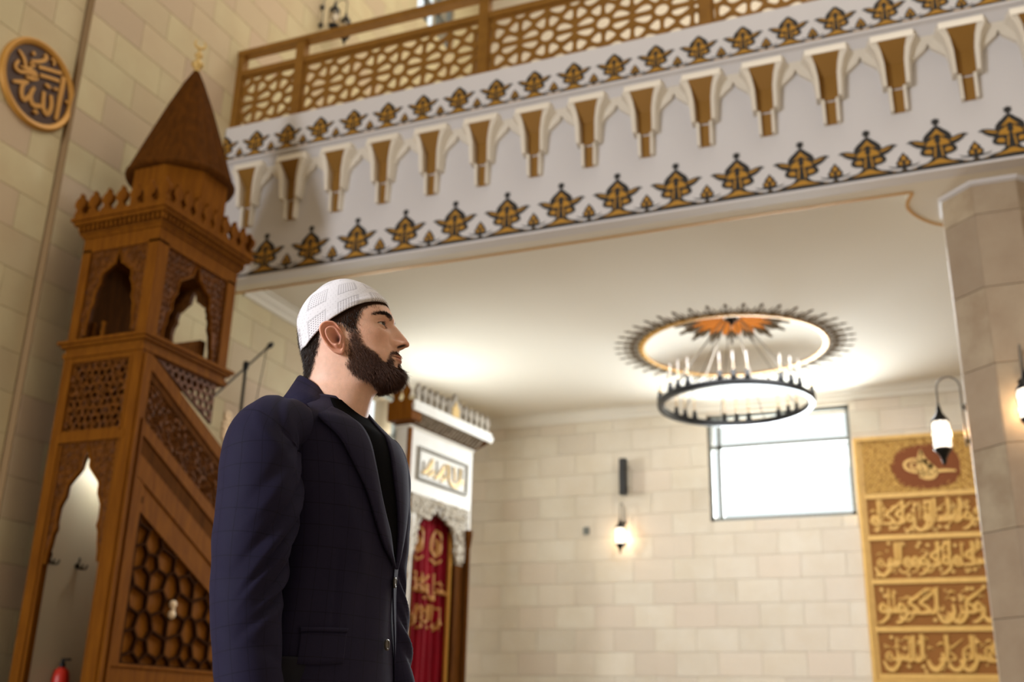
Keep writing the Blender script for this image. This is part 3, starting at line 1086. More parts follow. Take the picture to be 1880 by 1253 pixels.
# small pierced triangle between handrail and ledge
tri = [(6.02, 3.395), (6.74, 3.395), (6.74, 3.395 + SL * .66 + .02)]
RLAT[0] = .06
mb = MB()
pts = [(6.0 + .075 * i + (.037 if j % 2 else 0), 3.0 + .065 * j) for i in range(11) for j in range(7)]
lattice(mb, pts, tri, .010, fB, .02, .045)
stuff(mb.obj('pierced_triangle', 'wood_carved', minb))
# base board under the stair, frame and star lattice
poly = [(YA + .12, .12), (YE, .12), (YE, hz(2.38, YE)), (YA + .12, hz(2.38, YA + .12))]
MB().prism(poly, fB, .045, .07).obj('side_board', 'wood', minb)
poly = [(YA + .12, .12), (YE, .12), (YE, hz(2.38, YE)), (YC, hz(2.38, YC))]
MB().prism([(YC, .12), (YE, .12), (YE, hz(2.38, YE)), (YC, hz(2.38, YC))], fL2, .02, .05).obj('side_board', 'wood', minb)
MB().box(XB - .045, XB - .005, YA + .12, 8.5, 1.06, 1.175).obj('base_rail', 'wood', minb)
MB().box(XB - .045, XB + .008, YA + .12, 8.5, 1.175, 1.195).obj('base_rail', 'wood', minb)
MB().box(XB - .045, XB - .004, YA + .12, YA + .21, 1.19, 2.5).obj('triangle_frame', 'wood', minb)
TL = [(6.07, 1.195), (8.08, 1.195), (6.07, 2.26)]
pts = star_points(6.0, 8.3, 1.1, 2.4, .50, 10, .132, 6.52, 1.60)
RLAT[0] = .11
mb = MB()
lattice(mb, pts, TL, .0085, fB, .012, .044, 0)
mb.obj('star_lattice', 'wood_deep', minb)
mb = MB()
for (a, b, c, d) in ((6.055, 6.08, 1.19, 2.35), (6.07, 8.2, 1.188, 1.206)):
    mb.prism([(a, c), (b, c), (b, d), (a, d)], fB, .008, .044)
mb.obj('lattice_border', 'wood_deep', minb)
slant(2.36, 2.30, YA + .2, 8.3, XB - .03, XB - .005, 'triangle_frame', 'wood')
kb = MB()
for sg in (-1, 1):
    kb.lathe([(1e-7, -.035), (.022, -.02), (.03, 0), (.022, .022), (.008, .03)], (XB + .012, 6.52, 1.60 + sg * .036), 10)
kb.lathe([(.006, -.02), (.016, 0), (.006, .02)], (XB + .02, 6.52, 1.60), 10)
kb.obj('door_knob', 'crystal', minb, smooth=True)['label'] = 'pale shining knob on the star lattice'
fl = MB()
fc = Vector((XB - .03, 6.95, 3.10))
for k in range(7):
    a = 2 * PI * k / 7
    for (rr, zz) in ((.05, .0), (.035, .085), (.045, -.08)):
        c = fc + Vector((0, math.cos(a) * rr, math.sin(a) * rr * .8 + zz))
        fl.lathe([(1e-7, -.022), (.018, -.008), (.018, .008), (1e-7, .022)], c, 6)
fl.tube([fc + Vector((0, 0, -.25)), fc + Vector((0, 0, .1))], .014, 8)
fl.obj('rail_finial', 'crystal', minb, smooth=True)['label'] = 'pale gold flower shaped finial on the handrail'
for i in range(14):
    y0 = YC + .3 * i
    zt = 2.70 - .159 * i
    if zt > .3:
        MB().box(XA + .06, XB - .07, y0, y0 + .32, zt - .16, zt).obj('step', 'wood_dark', minb)

# ================================================================== MICROPHONE STAND (on the pulpit stair)
mx, my = -5.78, 7.54
mz = 2.70 - .159 * 2
mic = thing('microphone_stand', (mx, my, mz), 'black microphone on a boom stand rising beside the wooden pulpit stair', 'microphone stand')
MB().tube([(mx, my, mz + .12), (mx, my, 3.86)], .014, 8).obj('upright', 'black_metal', mic)
for k in range(3):
    a = 2 * PI * k / 3 + .5
    MB().tube([(mx, my, mz + .16), (mx + .10 * math.cos(a), my + .10 * math.sin(a), mz + .012)], .008, 6).obj('leg', 'black_metal', mic)
b0, b1 = Vector((mx, 7.07, 3.366)), Vector((mx, 7.82, 4.10))
MB().tube([b0, b1], .0095, 8).obj('boom', 'black_metal', mic)
MB().lathe([(.024, -.035), (.028, 0), (.024, .035)], (mx, my, 3.845), 10).obj('clutch', 'black_metal', mic)
d = (b1 - b0).normalized()
MB().tube([b1 - d * .02, b1 + d * .05, b1 + d * .055, b1 + d * .1], [.013, .016, .026, .022], 10).obj('microphone', 'black_metal', mic, smooth=True)
MB().tube(smooth_line([tuple(b1), (mx, 7.80, 3.95), (mx, 7.74, 3.5), (mx, 7.70, 2.9), (mx, 7.66, 2.3)], 5), .004, 5).obj('cable', 'black_metal', mic)

# ================================================================== RED CANISTER in the passage
ex = thing('fire_extinguisher', (-6.045, 6.19, .12), 'small red canister standing at the foot of the pulpit arch', 'extinguisher')
MB().box(-6.12, -5.95, 6.09, 6.29, .12, .72).obj('stand', 'wood_dark', ex)
MB().lathe([(.06, .62), (.062, .64), (.062, 1.0), (.05, 1.05), (.022, 1.075)], (-6.045, 6.19, .10), 20).obj('canister', 'red_can', ex, smooth=True)
MB().lathe([(.022, 1.075), (.022, 1.10), (.012, 1.11), (.012, 1.13)], (-6.045, 6.19, .10), 12).obj('valve', 'black_metal', ex)
MB().box(-6.05, -5.98, 6.18, 6.20, 1.22, 1.235).obj('lever', 'black_metal', ex)

# ================================================================== PRAYER NICHE, turned a little to the hall
P0 = Vector((-5.0, 9.406, 0))
nu = Vector((.12743, .99185, 0)).normalized()
nn = Vector((nu.y, -nu.x, 0))
N = lambda s, z, d: tuple(P0 + nu * s + nn * d + Vector((0, 0, z)))
NP = lambda d_: (lambda u, v, d: N(u, v, d_ + d))
niche = thing('prayer_niche', N(.47, 0, -.2), 'tall white and brown prayer niche with toothed cornice and framed gold inscription', 'prayer niche')
def nbox(s0, s1, z0, z1, d0, d1, name, m, parent=None, mb=None):
    own = mb is None
    mb = mb or MB()
    mb.prism([(s0, z0), (s1, z0), (s1, z1), (s0, z1)], NP(0), d0, d1)
    if own:
        return mb.obj(name, m, parent or niche)
nbox(-.15, 1.07, 0, .12, -.17, .03, 'plinth', 'niche_white')
nbox(-.135, -.09, .12, 3.70, -.03, .005, 'corner_post', 'wood')
nbox(-.135, -.10, .12, 3.70, -.16, -.03, 'side_panel', 'niche_white')
nbox(1.035, 1.06, .12, 3.70, -.16, .0, 'side_panel', 'niche_white')
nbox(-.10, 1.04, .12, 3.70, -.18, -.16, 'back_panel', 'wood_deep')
nbox(-.09, 1.04, 3.02, 3.66, -.05, .0, 'upper_panel', 'niche_white')
# framed inscription
for (a, b, c, d) in ((.02, .955, 3.165, 3.195), (.02, .955, 3.475, 3.505), (.02, .05, 3.195, 3.475), (.925, .955, 3.195, 3.475)):
    nbox(a, b, c, d, -.002, .022, 'inscription_frame', 'niche_frame')
nbox(.05, .925, 3.195, 3.475, .0, .006, 'inscription_panel', 'niche_grey' if False else 'niche_white')

def script_row(mb, u0, u1, v0, v1, fn, d0, d1, seed, wd=.085, dens=1.0):
    """a line of flowing calligraphy: tall uprights, bowls, loops, long sweeps and dots"""
    rn = random.Random(seed)
    H = v1 - v0
    u = u0
    w = H * wd
    def put_(pts, ws):
        L = smooth_line(pts, 4)
        k = len(L)
        W_ = [w * np.interp(i / (k - 1) * (len(ws) - 1), range(len(ws)), ws) for i in range(k)]
        lift[0] += .0004
        mb.tube([fn(q[0], q[1], d0 + .4 * (d1 - d0) + lift[0] % .006) for q in L], [x * .5 for x in W_], 6)
    lift = [0.0]
    X = lambda a: u + a * H
    Y = lambda b: v0 + b * H
    while u < u1 - .12 * H:
        t = rn.choice(['alif', 'alif', 'lam', 'bowl', 'loop', 'teeth', 'sweep', 'ha'])
        j = rn.uniform(-.04, .04)
        adv = .2
        if t == 'alif':
            put_([(X(.06), Y(.98 + j)), (X(.05), Y(.65)), (X(.03), Y(.34 + j))], [1.25, 1.0, .7]); adv = .14
        elif t == 'lam':
            put_([(X(.26), Y(.97 + j)), (X(.25), Y(.6)), (X(.22), Y(.35)), (X(.12), Y(.28)), (X(.02), Y(.34))], [1.25, 1.0, 1.0, 1.1, .5]); adv = .28
        elif t == 'bowl':
            put_([(X(.42), Y(.50)), (X(.43), Y(.25)), (X(.28), Y(.05)), (X(.12), Y(.08)), (X(.02), Y(.30))], [.7, 1.1, 1.3, 1.1, .5]); adv = .38
        elif t == 'loop':
            put_([(X(.22), Y(.42)), (X(.12), Y(.52)), (X(.05), Y(.40)), (X(.15), Y(.32)), (X(.25), Y(.42)), (X(.24), Y(.22)), (X(.08), Y(.06)), (X(-.05), Y(.05))], [.8, 1.1, 1.1, 1.0, 1.0, 1.0, .9, .4]); adv = .24
        elif t == 'teeth':
            put_([(X(.36), Y(.46)), (X(.34), Y(.33)), (X(.25), Y(.34)), (X(.24), Y(.46)), (X(.22), Y(.33)), (X(.13), Y(.34)), (X(.12), Y(.46)), (X(.09), Y(.32)), (X(.0), Y(.32))], [.8, 1, 1, .8, 1, 1, .8, 1, .9]); adv = .34
        elif t == 'sweep':
            put_([(X(.62), Y(.92 + j)), (X(.36), Y(.72)), (X(.14), Y(.55)), (X(.28), Y(.44)), (X(.34), Y(.30)), (X(.0), Y(.28))], [.4, 1.0, 1.1, 1.0, 1.1, .7]); adv = .36
        else:
            put_([(X(.26), Y(.30)), (X(.14), Y(.52)), (X(.03), Y(.38)), (X(.14), Y(.26)), (X(.25), Y(.34)), (X(.12), Y(.40)), (X(.04), Y(.30))], [.8, 1.1, 1.0, .9, .9, .8, .6]); adv = .27
        for _ in range(rn.choice([1, 1, 2])):
            a, b = rn.uniform(0, adv), rn.choice([rn.uniform(.6, .97), rn.uniform(.0, .18)])
            s_ = w * .55
            mb.prism([(X(a) - s_, Y(b)), (X(a), Y(b) - s_), (X(a) + s_, Y(b)), (X(a), Y(b) + s_)], fn, d0, d1 + .0005)
        if rn.random() < .45:
            b = rn.uniform(.55, .85)
            put_([(X(.0), Y(b)), (X(.10), Y(b + .06)), (X(.2), Y(b + .02))], [.3, .7, .3])
        u += adv * H / dens
    return mb
# slanting gold strokes of the inscription over fine grey uprights
mb = MB()
fn = NP(.008)
for (a, h0, h1) in ((.12, .02, .17), (.24, .05, .2), (.36, .05, .22), (.50, .06, .22), (.62, .06, .23), (.70, .06, .23), (.78, .06, .24), (.85, .08, .24)):
    mb.ribbon([(a, 3.2 + h0), (a + .006, 3.2 + h1)], [.012, .016], fn, 0, .008)
stuff(mb.obj('fine_uprights', 'niche_frame', niche))
mb = MB()
for (pts, ws) in (([(.10, 3.245), (.17, 3.27), (.24, 3.34), (.28, 3.42)], [.02, .05, .06, .02]), ([(.32, 3.23), (.40, 3.27), (.46, 3.33), (.50, 3.40)], [.02, .055, .06, .02]),
                  ([(.20, 3.235), (.27, 3.26), (.31, 3.31)], [.015, .035, .02]), ([(.44, 3.225), (.50, 3.25), (.53, 3.30)], [.015, .035, .02]),
                  ([(.60, 3.255), (.66, 3.225), (.74, 3.225), (.80, 3.27), (.86, 3.30)], [.02, .04, .05, .06, .05]), ([(.56, 3.43), (.58, 3.33), (.60, 3.26)], [.03, .025, .02]),
                  ([(.69, 3.42), (.70, 3.34), (.70, 3.27)], [.022, .022, .015]), ([(.80, 3.43), (.80, 3.36), (.78, 3.30)], [.02, .02, .015])):
    L = smooth_line(pts, 5)
    mb.ribbon(L, [float(np.interp(i / (len(L) - 1) * (len(ws) - 1), range(len(ws)), ws)) for i in range(len(L))], fn, 0, .014)
mb.obj('gold_lettering', 'gold_leaf_bright', niche)
# cornice: brown sloping toothed underside, cream mouldings, merlons
def nring(z0, z1, o0, o1, name, m):
    pts = lambda o: [N(-.135 - o, 0, -.17), N(-.135 - o, 0, o), N(1.06 + o, 0, o), N(1.06 + o, 0, -.17)]
    a, b = pts(o0), pts(o1)
    vs = [(p[0], p[1], z0) for p in a] + [(p[0], p[1], z1) for p in b]
    return MB().add(vs, [(0, 1, 2, 3), (7, 6, 5, 4), (0, 4, 5, 1), (1, 5, 6, 2), (2, 6, 7, 3), (3, 7, 4, 0)]).obj(name, m, niche)
nring(3.66, 3.69, .0, .02, 'cornice_bed', 'niche_white')
nring(3.69, 3.79, .02, .13, 'cornice_underside', 'wood_dark')
nring(3.79, 3.85, .15, .165, 'cornice', 'niche_white')
nring(3.85, 3.895, .14, .15, 'cornice_top', 'niche_white')
mb = MB()
s = -.11
while s < 1.05:
    mb.add([N(s, 3.70, .04), N(s + .03, 3.70, .04), N(s + .03, 3.785, .135), N(s, 3.785, .135), N(s, 3.70, .02), N(s + .03, 3.70, .02), N(s + .03, 3.79, .10), N(s, 3.79, .10)],
           [(0, 1, 2, 3), (7, 6, 5, 4), (0, 4, 5, 1), (1, 5, 6, 2), (2, 6, 7, 3), (3, 7, 4, 0)])
    s += .06
stuff(mb.obj('cornice_teeth', 'niche_grey', niche))
nbox(-.30, -.135, 3.70, 3.895, -.17, .13, 'side_cornice', 'wood')
half = [(0, 0), (.036, 0), (.036, .02), (.022, .045), (.03, .07), (.046, .10), (.04, .135), (.02, .155), (.012, .175), (0, .195)]
for k in range(13):
    s = -.20 + 1.33 * k / 12
    if abs(s - .47) < .07:
        continue
    MB().prism([(s + u, 3.895 + v) for u, v in mirror(half)], NP(0), .10, .135).obj('merlon', 'niche_grey', niche)
for k in range(2):
    d_ = .06 - .12 * (k + .3)
    MB().prism([(d_ + u, 3.895 + v) for u, v in mirror(half)], lambda u, v, d: N(-.26 + d, v, u), -.015, .015).obj('merlon', 'wood', niche)
half = [(0, 0), (.10, 0), (.115, .05), (.09, .09), (.12, .12), (.08, .17), (.04, .20), (.02, .25), (0, .28)]
MB().prism([(.47 + u, 3.88 + v) for u, v in mirror(half)], NP(0), .10, .14).obj('crest', 'niche_grey', niche)
MB().prism([(.47 + u * .6, 3.90 + v * .6) for u, v in mirror(half)], NP(0), .135, .15).obj('gold_crest', 'gold_leaf_bright', niche)
# carved fretwork round the opening
hf = [(0, 2.93), (.05, 2.86), (.07, 2.88), (.11, 2.84), (.14, 2.86), (.18, 2.80), (.22, 2.82), (.27, 2.76), (.30, 2.70), (.315, 2.60), (.30, 2.56), (.335, 2.50), (.35, 2.42)]
cN = .45
P = [(-.02, 2.42), (-.02, 3.02), (.96, 3.02), (.96, 2.42)] + [(cN + u * 1.1, v) for u, v in reversed(hf)] + [(cN - u * 1.1, v) for u, v in hf[1:]]
fw_ = MB().prism(P, NP(0), -.04, -.015).obj('fretwork_arch', 'niche_grey', niche)
def inside(u, v):
    a = abs(u - cN) / 1.1
    for (p0, q0), (p1, q1) in zip(hf[:-1], hf[1:]):
        if min(q0, q1) <= v <= max(q0, q1):
            return a > max(p0, p1) + .01
    return v > 2.93
stuff(scrolls(MB(), inside, -.04, .98, 2.45, 3.02, .075, NP(0), -.006, .013, 21, 6).obj('fretwork_scrolls', 'niche_fret', fw_))
nbox(.82, .96, .12, 2.42, -.05, -.01, 'jamb', 'wood_dark')
nbox(.96, 1.04, .12, 2.6, -.05, .0, 'jamb', 'wood_dark')
nbox(.96, 1.04, 2.6, 3.02, -.05, .0, 'jamb', 'niche_grey')
nbox(.765, .81, .12, 2.75, -.075, -.05, 'inner_jamb', 'roundel_gold')
nbox(-.02, .07, .12, 2.42, -.05, -.01, 'jamb', 'wood_dark')
for (s, m) in ((-.06, 'niche_white'), (1.0, 'wood_dark')):
    c = N(s, 0, .02)
    MB().lathe([(.035, .12), (.035, .18), (.026, .22), (.026, 2.60), (.036, 2.66), (.045, 2.74), (.045, 2.80)], c, 14).obj('column', m, niche, smooth=True)
mb = MB()
for k in range(5):
    c = N(-.112, 2.2 + .17 * k, .01)
    mb.lathe([(1e-7, -.05), (.028, -.02), (.028, .02), (1e-7, .05)], c, 8)
stuff(mb.obj('carved_knots', 'wood', niche, smooth=True))

# curtain
cur = thing('curtain', N(.42, .14, -.11), 'deep red velvet curtain with gold embroidery hanging inside the prayer niche', 'curtain')
mb = MB()
nc, nz = 90, 20
s0, s1 = .06, .80
def pleat(s, z):
    k = (s - s0) / (s1 - s0)
    return -.11 + .022 * math.sin(k * 2 * PI * 6.5 + .5 * math.sin(3 * z)) * (0.5 + .5 * min(1, (2.95 - z) / 1.2)) + .012 * math.sin(k * 31 + z)
vs, fs = [], []
for side_ in (0, 1):
    for j in range(nz + 1):
        z = .16 + (2.95 - .16) * j / nz
        for i in range(nc + 1):
            s = s0 + (s1 - s0) * i / nc
            vs.append(N(s, z, pleat(s, z) - .006 * side_))
m_ = nc + 1
o_ = (nz + 1) * m_
for j in range(nz):
    for i in range(nc):
        a = j * m_ + i
        fs.append((a, a + 1, a + m_ + 1, a + m_))
        fs.append((a + o_ + m_, a + o_ + m_ + 1, a + o_ + 1, a + o_))
for j in range(nz):
    fs += [(j * m_, (j + 1) * m_, (j + 1) * m_ + o_, j * m_ + o_), (j * m_ + nc + o_, (j + 1) * m_ + nc + o_, (j + 1) * m_ + nc, j * m_ + nc)]
MB().add(vs, fs).obj('cloth', 'velvet_red', cur, smooth=True)
MB().tube([N(.0, 2.94, -.11), N(.80, 2.94, -.11)], .014, 8).obj('curtain_rod', 'brass_rail', cur)
fc_ = lambda u, v, d: N(u, v, pleat(u, v) + .006 + d)
def emb(name, strokes):
    mb = MB()
    for pts, ws in strokes:
        L = smooth_line(pts, 6)
        mb.ribbon(L, [float(np.interp(i / (len(L) - 1) * (len(ws) - 1), range(len(ws)), ws)) for i in range(len(L))], fc_, 0, .006)
    return mb.obj(name, 'embroidery', cur)
for c in (.24, .57):
    emb('loop_motif', [([(c, 2.46), (c - .08, 2.54), (c - .06, 2.68), (c + .02, 2.74), (c + .08, 2.66), (c + .06, 2.53), (c, 2.46)], [.03, .035, .03, .025, .03, .035, .03]),
                       ([(c - .03, 2.52), (c, 2.60), (c - .01, 2.70)], [.02, .03, .01]), ([(c + .03, 2.50), (c + .045, 2.6), (c + .02, 2.66)], [.02, .03, .01]),
                       ([(c - .09, 2.44), (c, 2.40), (c + .09, 2.45)], [.02, .035, .02])])
for nm, z0, z1, sd in (('embroidered_script', 2.03, 2.30, 31), ('embroidered_script', 1.74, 1.98, 37)):
    mb = MB()
    script_row(mb, .12, .72, z0, z1, fc_, 0, .006, sd, .13, 1.1)
    mb.obj(nm, 'embroidery', cur)
for c in (.25, .55):
    mb = MB()
    for k in range(7):
        a = 2 * PI * k / 7
        p = fc_(c + .03 * math.cos(a), 1.20 + .03 * math.sin(a), .002)
        mb.lathe([(1e-7, -.016), (.016, 0), (1e-7, .016)], p, 6)
    mb.obj('tassel', 'embroidery', cur)
# ================================================================== CALLIGRAPHY BOARD on the back wall
bd = thing('calligraphy_board', (-.30, YB - .02, 1.42), 'large gilded board of carved calligraphy rows hanging on back stone wall', 'wall board')
fBd = lambda u, v, d: (u, YB - d, v)
def bbox(a, b, c, d, d0, d1, name, m, parent=bd):
    return MB().prism([(a, c), (b, c), (b, d), (a, d)], fBd, d0, d1).obj(name, m, parent)
B0, B1, BZ0, BZ1 = -1.165, .565, 1.42, 4.385
bbox(B0, B1, BZ0, BZ1, .0, .03, 'backing', 'board_gold')
for (a, b, c, d) in ((B0, B0 + .05, BZ0, BZ1), (B1 - .05, B1, BZ0, BZ1), (B0 + .05, B1 - .05, BZ1 - .05, BZ1), (B0 + .05, B1 - .05, BZ0, BZ0 + .05)):
    bbox(a, b, c, d, .03, .075, 'frame', 'board_gold')
for (a, b, c, d) in ((B0 + .065, B0 + .09, BZ0 + .06, BZ1 - .06), (B1 - .09, B1 - .065, BZ0 + .06, BZ1 - .06)):
    bbox(a, b, c, d, .03, .055, 'inner_bead', 'board_gold')
rails_z = [3.635, 3.125, 2.60, 2.045, 1.51]
for z in rails_z:
    bbox(B0 + .09, B1 - .09, z - .03, z + .03, .03, .06, 'rail', 'board_gold')
for k in range(4):
    v1, v0 = rails_z[k] - .035, rails_z[k + 1] + .035
    bbox(B0 + .10, B1 - .10, v0, v1, .03, .036, 'row_ground', 'board_brown')
    mb = MB()
    script_row(mb, B0 + .13, B1 - .15, v0 + .02, v1 - .02, fBd, .034, .056, 50 + k, .115, 1.25)
    script_row(mb, B0 + .16, B1 - .18, v0 + .05, v1 - .05, fBd, .034, .046, 80 + k, .075, .8)
    mb.obj('carved_script', 'script_gold', bd)
# head panel: filigree ground with a lobed brown cartouche
u0, u1, v0, v1 = B0 + .10, B1 - .10, 3.675, 4.325
tp = bbox(u0, u1, v0, v1, .03, .036, 'head_panel', 'board_brown')
cu, cv = -.335, 3.975
stuff(scrolls(MB(), lambda u, v: ((u - cu) / .40) ** 2 + ((v - cv) / .27) ** 2 > 1.0, u0, u1, v0, v1, .052, fBd, .040, .012, 4, 5).obj('filigree', 'script_gold', tp))
lob = []
for k in range(96):
    a = 2 * PI * k / 96
    r = 1 + .07 * abs(math.cos(4 * a)) ** .6 - .05
    lob.append((cu + .385 * r * math.copysign(abs(math.cos(a)) ** .75, math.cos(a)), cv + .275 * r * math.copysign(abs(math.sin(a)) ** .75, math.sin(a))))
ct = MB().prism(lob, fBd, .036, .050).obj('cartouche', 'board_maroon', tp)
mb = MB()
def st(pts, ws):
    L = smooth_line(pts, 6)
    mb.ribbon(L, [float(np.interp(i / (len(L) - 1) * (len(ws) - 1), range(len(ws)), ws)) for i in range(len(L))], fBd, .050, .064)
st([(-.38, 4.18), (-.36, 4.08), (-.31, 4.0), (-.24, 3.93), (-.22, 3.89)], [.02, .05, .06, .05, .03])
st([(-.38, 4.17), (-.40, 4.05), (-.41, 3.95), (-.37, 3.86)], [.03, .06, .07, .06])
st([(-.34, 4.06), (-.35, 3.96), (-.33, 3.85)], [.05, .08, .07])
st([(-.28, 4.0), (-.29, 3.92), (-.28, 3.85)], [.04, .07, .05])
st([(-.37, 4.03), (-.47, 4.07), (-.57, 4.03), (-.565, 3.96), (-.49, 3.915), (-.40, 3.90)], [.015, .025, .035, .035, .03, .03])
st([(-.38, 4.0), (-.46, 4.03), (-.51, 4.0), (-.49, 3.96), (-.42, 3.94)], [.012, .02, .024, .024, .02])
st([(-.42, 3.86), (-.34, 3.83), (-.26, 3.84), (-.21, 3.90), (-.10, 3.905), (.0, 3.895)], [.03, .05, .05, .04, .035, .02])
mb.obj('gold_monogram', 'script_gold', tp)

# ================================================================== ROUND CALLIGRAPHY PLAQUE on the left wall
rx = XW - .08
rc = (5.46, 5.677)
rd = thing('calligraphy_roundel', (rx, rc[0], rc[1]), 'round dark brown plaque with gold Arabic lettering and gold rim on stone wall', 'wall plaque')
MB().lathe([(.345, 0), (.345, .022)], (rx, rc[0], rc[1]), 56, axis='x').obj('disc', 'roundel_brown', rd)
mb = MB()
prof = [(.325, .0), (.325, .03), (.335, .042), (.35, .040), (.358, .05), (.375, .046), (.382, .03), (.382, 0)]
vs, fs = [], []
for k in range(64):
    a = 2 * PI * k / 64
    for r, h in prof:
        vs.append((rx + h, rc[0] + r * math.cos(a), rc[1] + r * math.sin(a)))
m_ = len(prof)
for k in range(64):
    for i in range(m_):
        fs.append((k * m_ + i, k * m_ + (i + 1) % m_, ((k + 1) % 64) * m_ + (i + 1) % m_, ((k + 1) % 64) * m_ + i))
mb.add(vs, fs).obj('rim', 'roundel_gold', rd, smooth=True)
LET = [([(0.233, 0.217), (0.237, 0.125), (0.235, -0.01), (0.236, -0.109), (0.235, -0.201)], [0.0452, 0.0468, 0.0452, 0.0421, 0.039]), ([(0.138, -0.02), (0.162, -0.094), (0.158, -0.163), (0.132, -0.204), (0.096, -0.182), (0.078, -0.128), (0.065, -0.03)], [0.0359, 0.039, 0.0406, 0.0406, 0.039, 0.0359, 0.0343]), ([(0.091, -0.169), (0.053, -0.175), (0.012, -0.198), (-0.026, -0.198), (-0.056, -0.152), (-0.053, -0.101), (-0.034, -0.051)], [0.0312, 0.0359, 0.039, 0.0406, 0.039, 0.0359, 0.0265]), ([(-0.058, -0.136), (-0.083, -0.176), (-0.106, -0.209), (-0.136, -0.192), (-0.152, -0.146), (-0.148, -0.095), (-0.128, -0.055)], [0.0312, 0.0359, 0.039, 0.039, 0.039, 0.0359, 0.0312]), ([(-0.246, -0.12), (-0.191, -0.091), (-0.128, -0.058), (-0.11, -0.036)], [0.0234, 0.0328, 0.0374, 0.0234]), ([(-0.036, 0.147), (0.04, 0.175), (0.119, 0.202), (0.201, 0.232)], [0.0312, 0.0296, 0.0296, 0.0312]), ([(-0.007, 0.086), (0.055, 0.107), (0.126, 0.13), (0.192, 0.149)], [0.0296, 0.0281, 0.0281, 0.0296]), ([(-0.004, 0.289), (0.022, 0.274), (-0.001, 0.23), (-0.056, 0.186), (-0.117, 0.155)], [0.0312, 0.0343, 0.0312, 0.0281, 0.0218]), ([(-0.256, 0.171), (-0.216, 0.152), (-0.181, 0.118), (-0.155, 0.062)], [0.0156, 0.0265, 0.0312, 0.0281]), ([(-0.235, 0.083), (-0.254, 0.031), (-0.239, 0.001), (-0.194, 0.0), (-0.131, 0.036), (-0.071, 0.05), (-0.036, 0.039), (-0.079, 0.006), (-0.139, -0.009)], [0.0234, 0.0296, 0.0281, 0.0265, 0.0312, 0.0421, 0.039, 0.0343, 0.0156]), ([(-0.21, 0.047), (-0.166, 0.051), (-0.123, 0.082), (-0.079, 0.126)], [0.0109, 0.0187, 0.0203, 0.0125]), ([(-0.155, 0.062), (-0.111, 0.065), (-0.066, 0.069), (-0.034, 0.048)], [0.0234, 0.0343, 0.039, 0.0234]), ([(0.069, 0.296), (0.103, 0.284), (0.107, 0.249)], [0.0172, 0.0234, 0.014]), ([(0.06, 0.041), (0.09, 0.035), (0.117, 0.039)], [0.0203, 0.0312, 0.0156]), ([(0.149, 0.046), (0.174, 0.06), (0.198, 0.06)], [0.0156, 0.025, 0.014]), ([(0.291, 0.015), (0.311, 0.011), (0.323, 0.001)], [0.0156, 0.0281, 0.0156]), ([(-0.006, -0.258), (0.018, -0.252), (0.036, -0.262)], [0.0187, 0.0343, 0.0187]), ([(-0.128, 0.23), (-0.113, 0.228), (-0.102, 0.214)], [0.0187, 0.0312, 0.0187]), ([(-0.133, 0.124), (-0.106, 0.125), (-0.072, 0.135)], [0.0125, 0.0203, 0.0109])]
mb = MB()
for pts, ws in LET:
    L = smooth_line(pts, 6)
    W_ = [float(np.interp(i / (len(L) - 1) * (len(ws) - 1), range(len(ws)), ws)) for i in range(len(L))]
    mb.ribbon(L, W_, lambda u, v, d, q=.0006 * LET.index((pts, ws)): (rx + d + (q if d > .03 else 0), rc[0] + u * .98, rc[1] + v * .98), .020, .034)
mb.obj('gold_lettering', 'roundel_gold', rd)

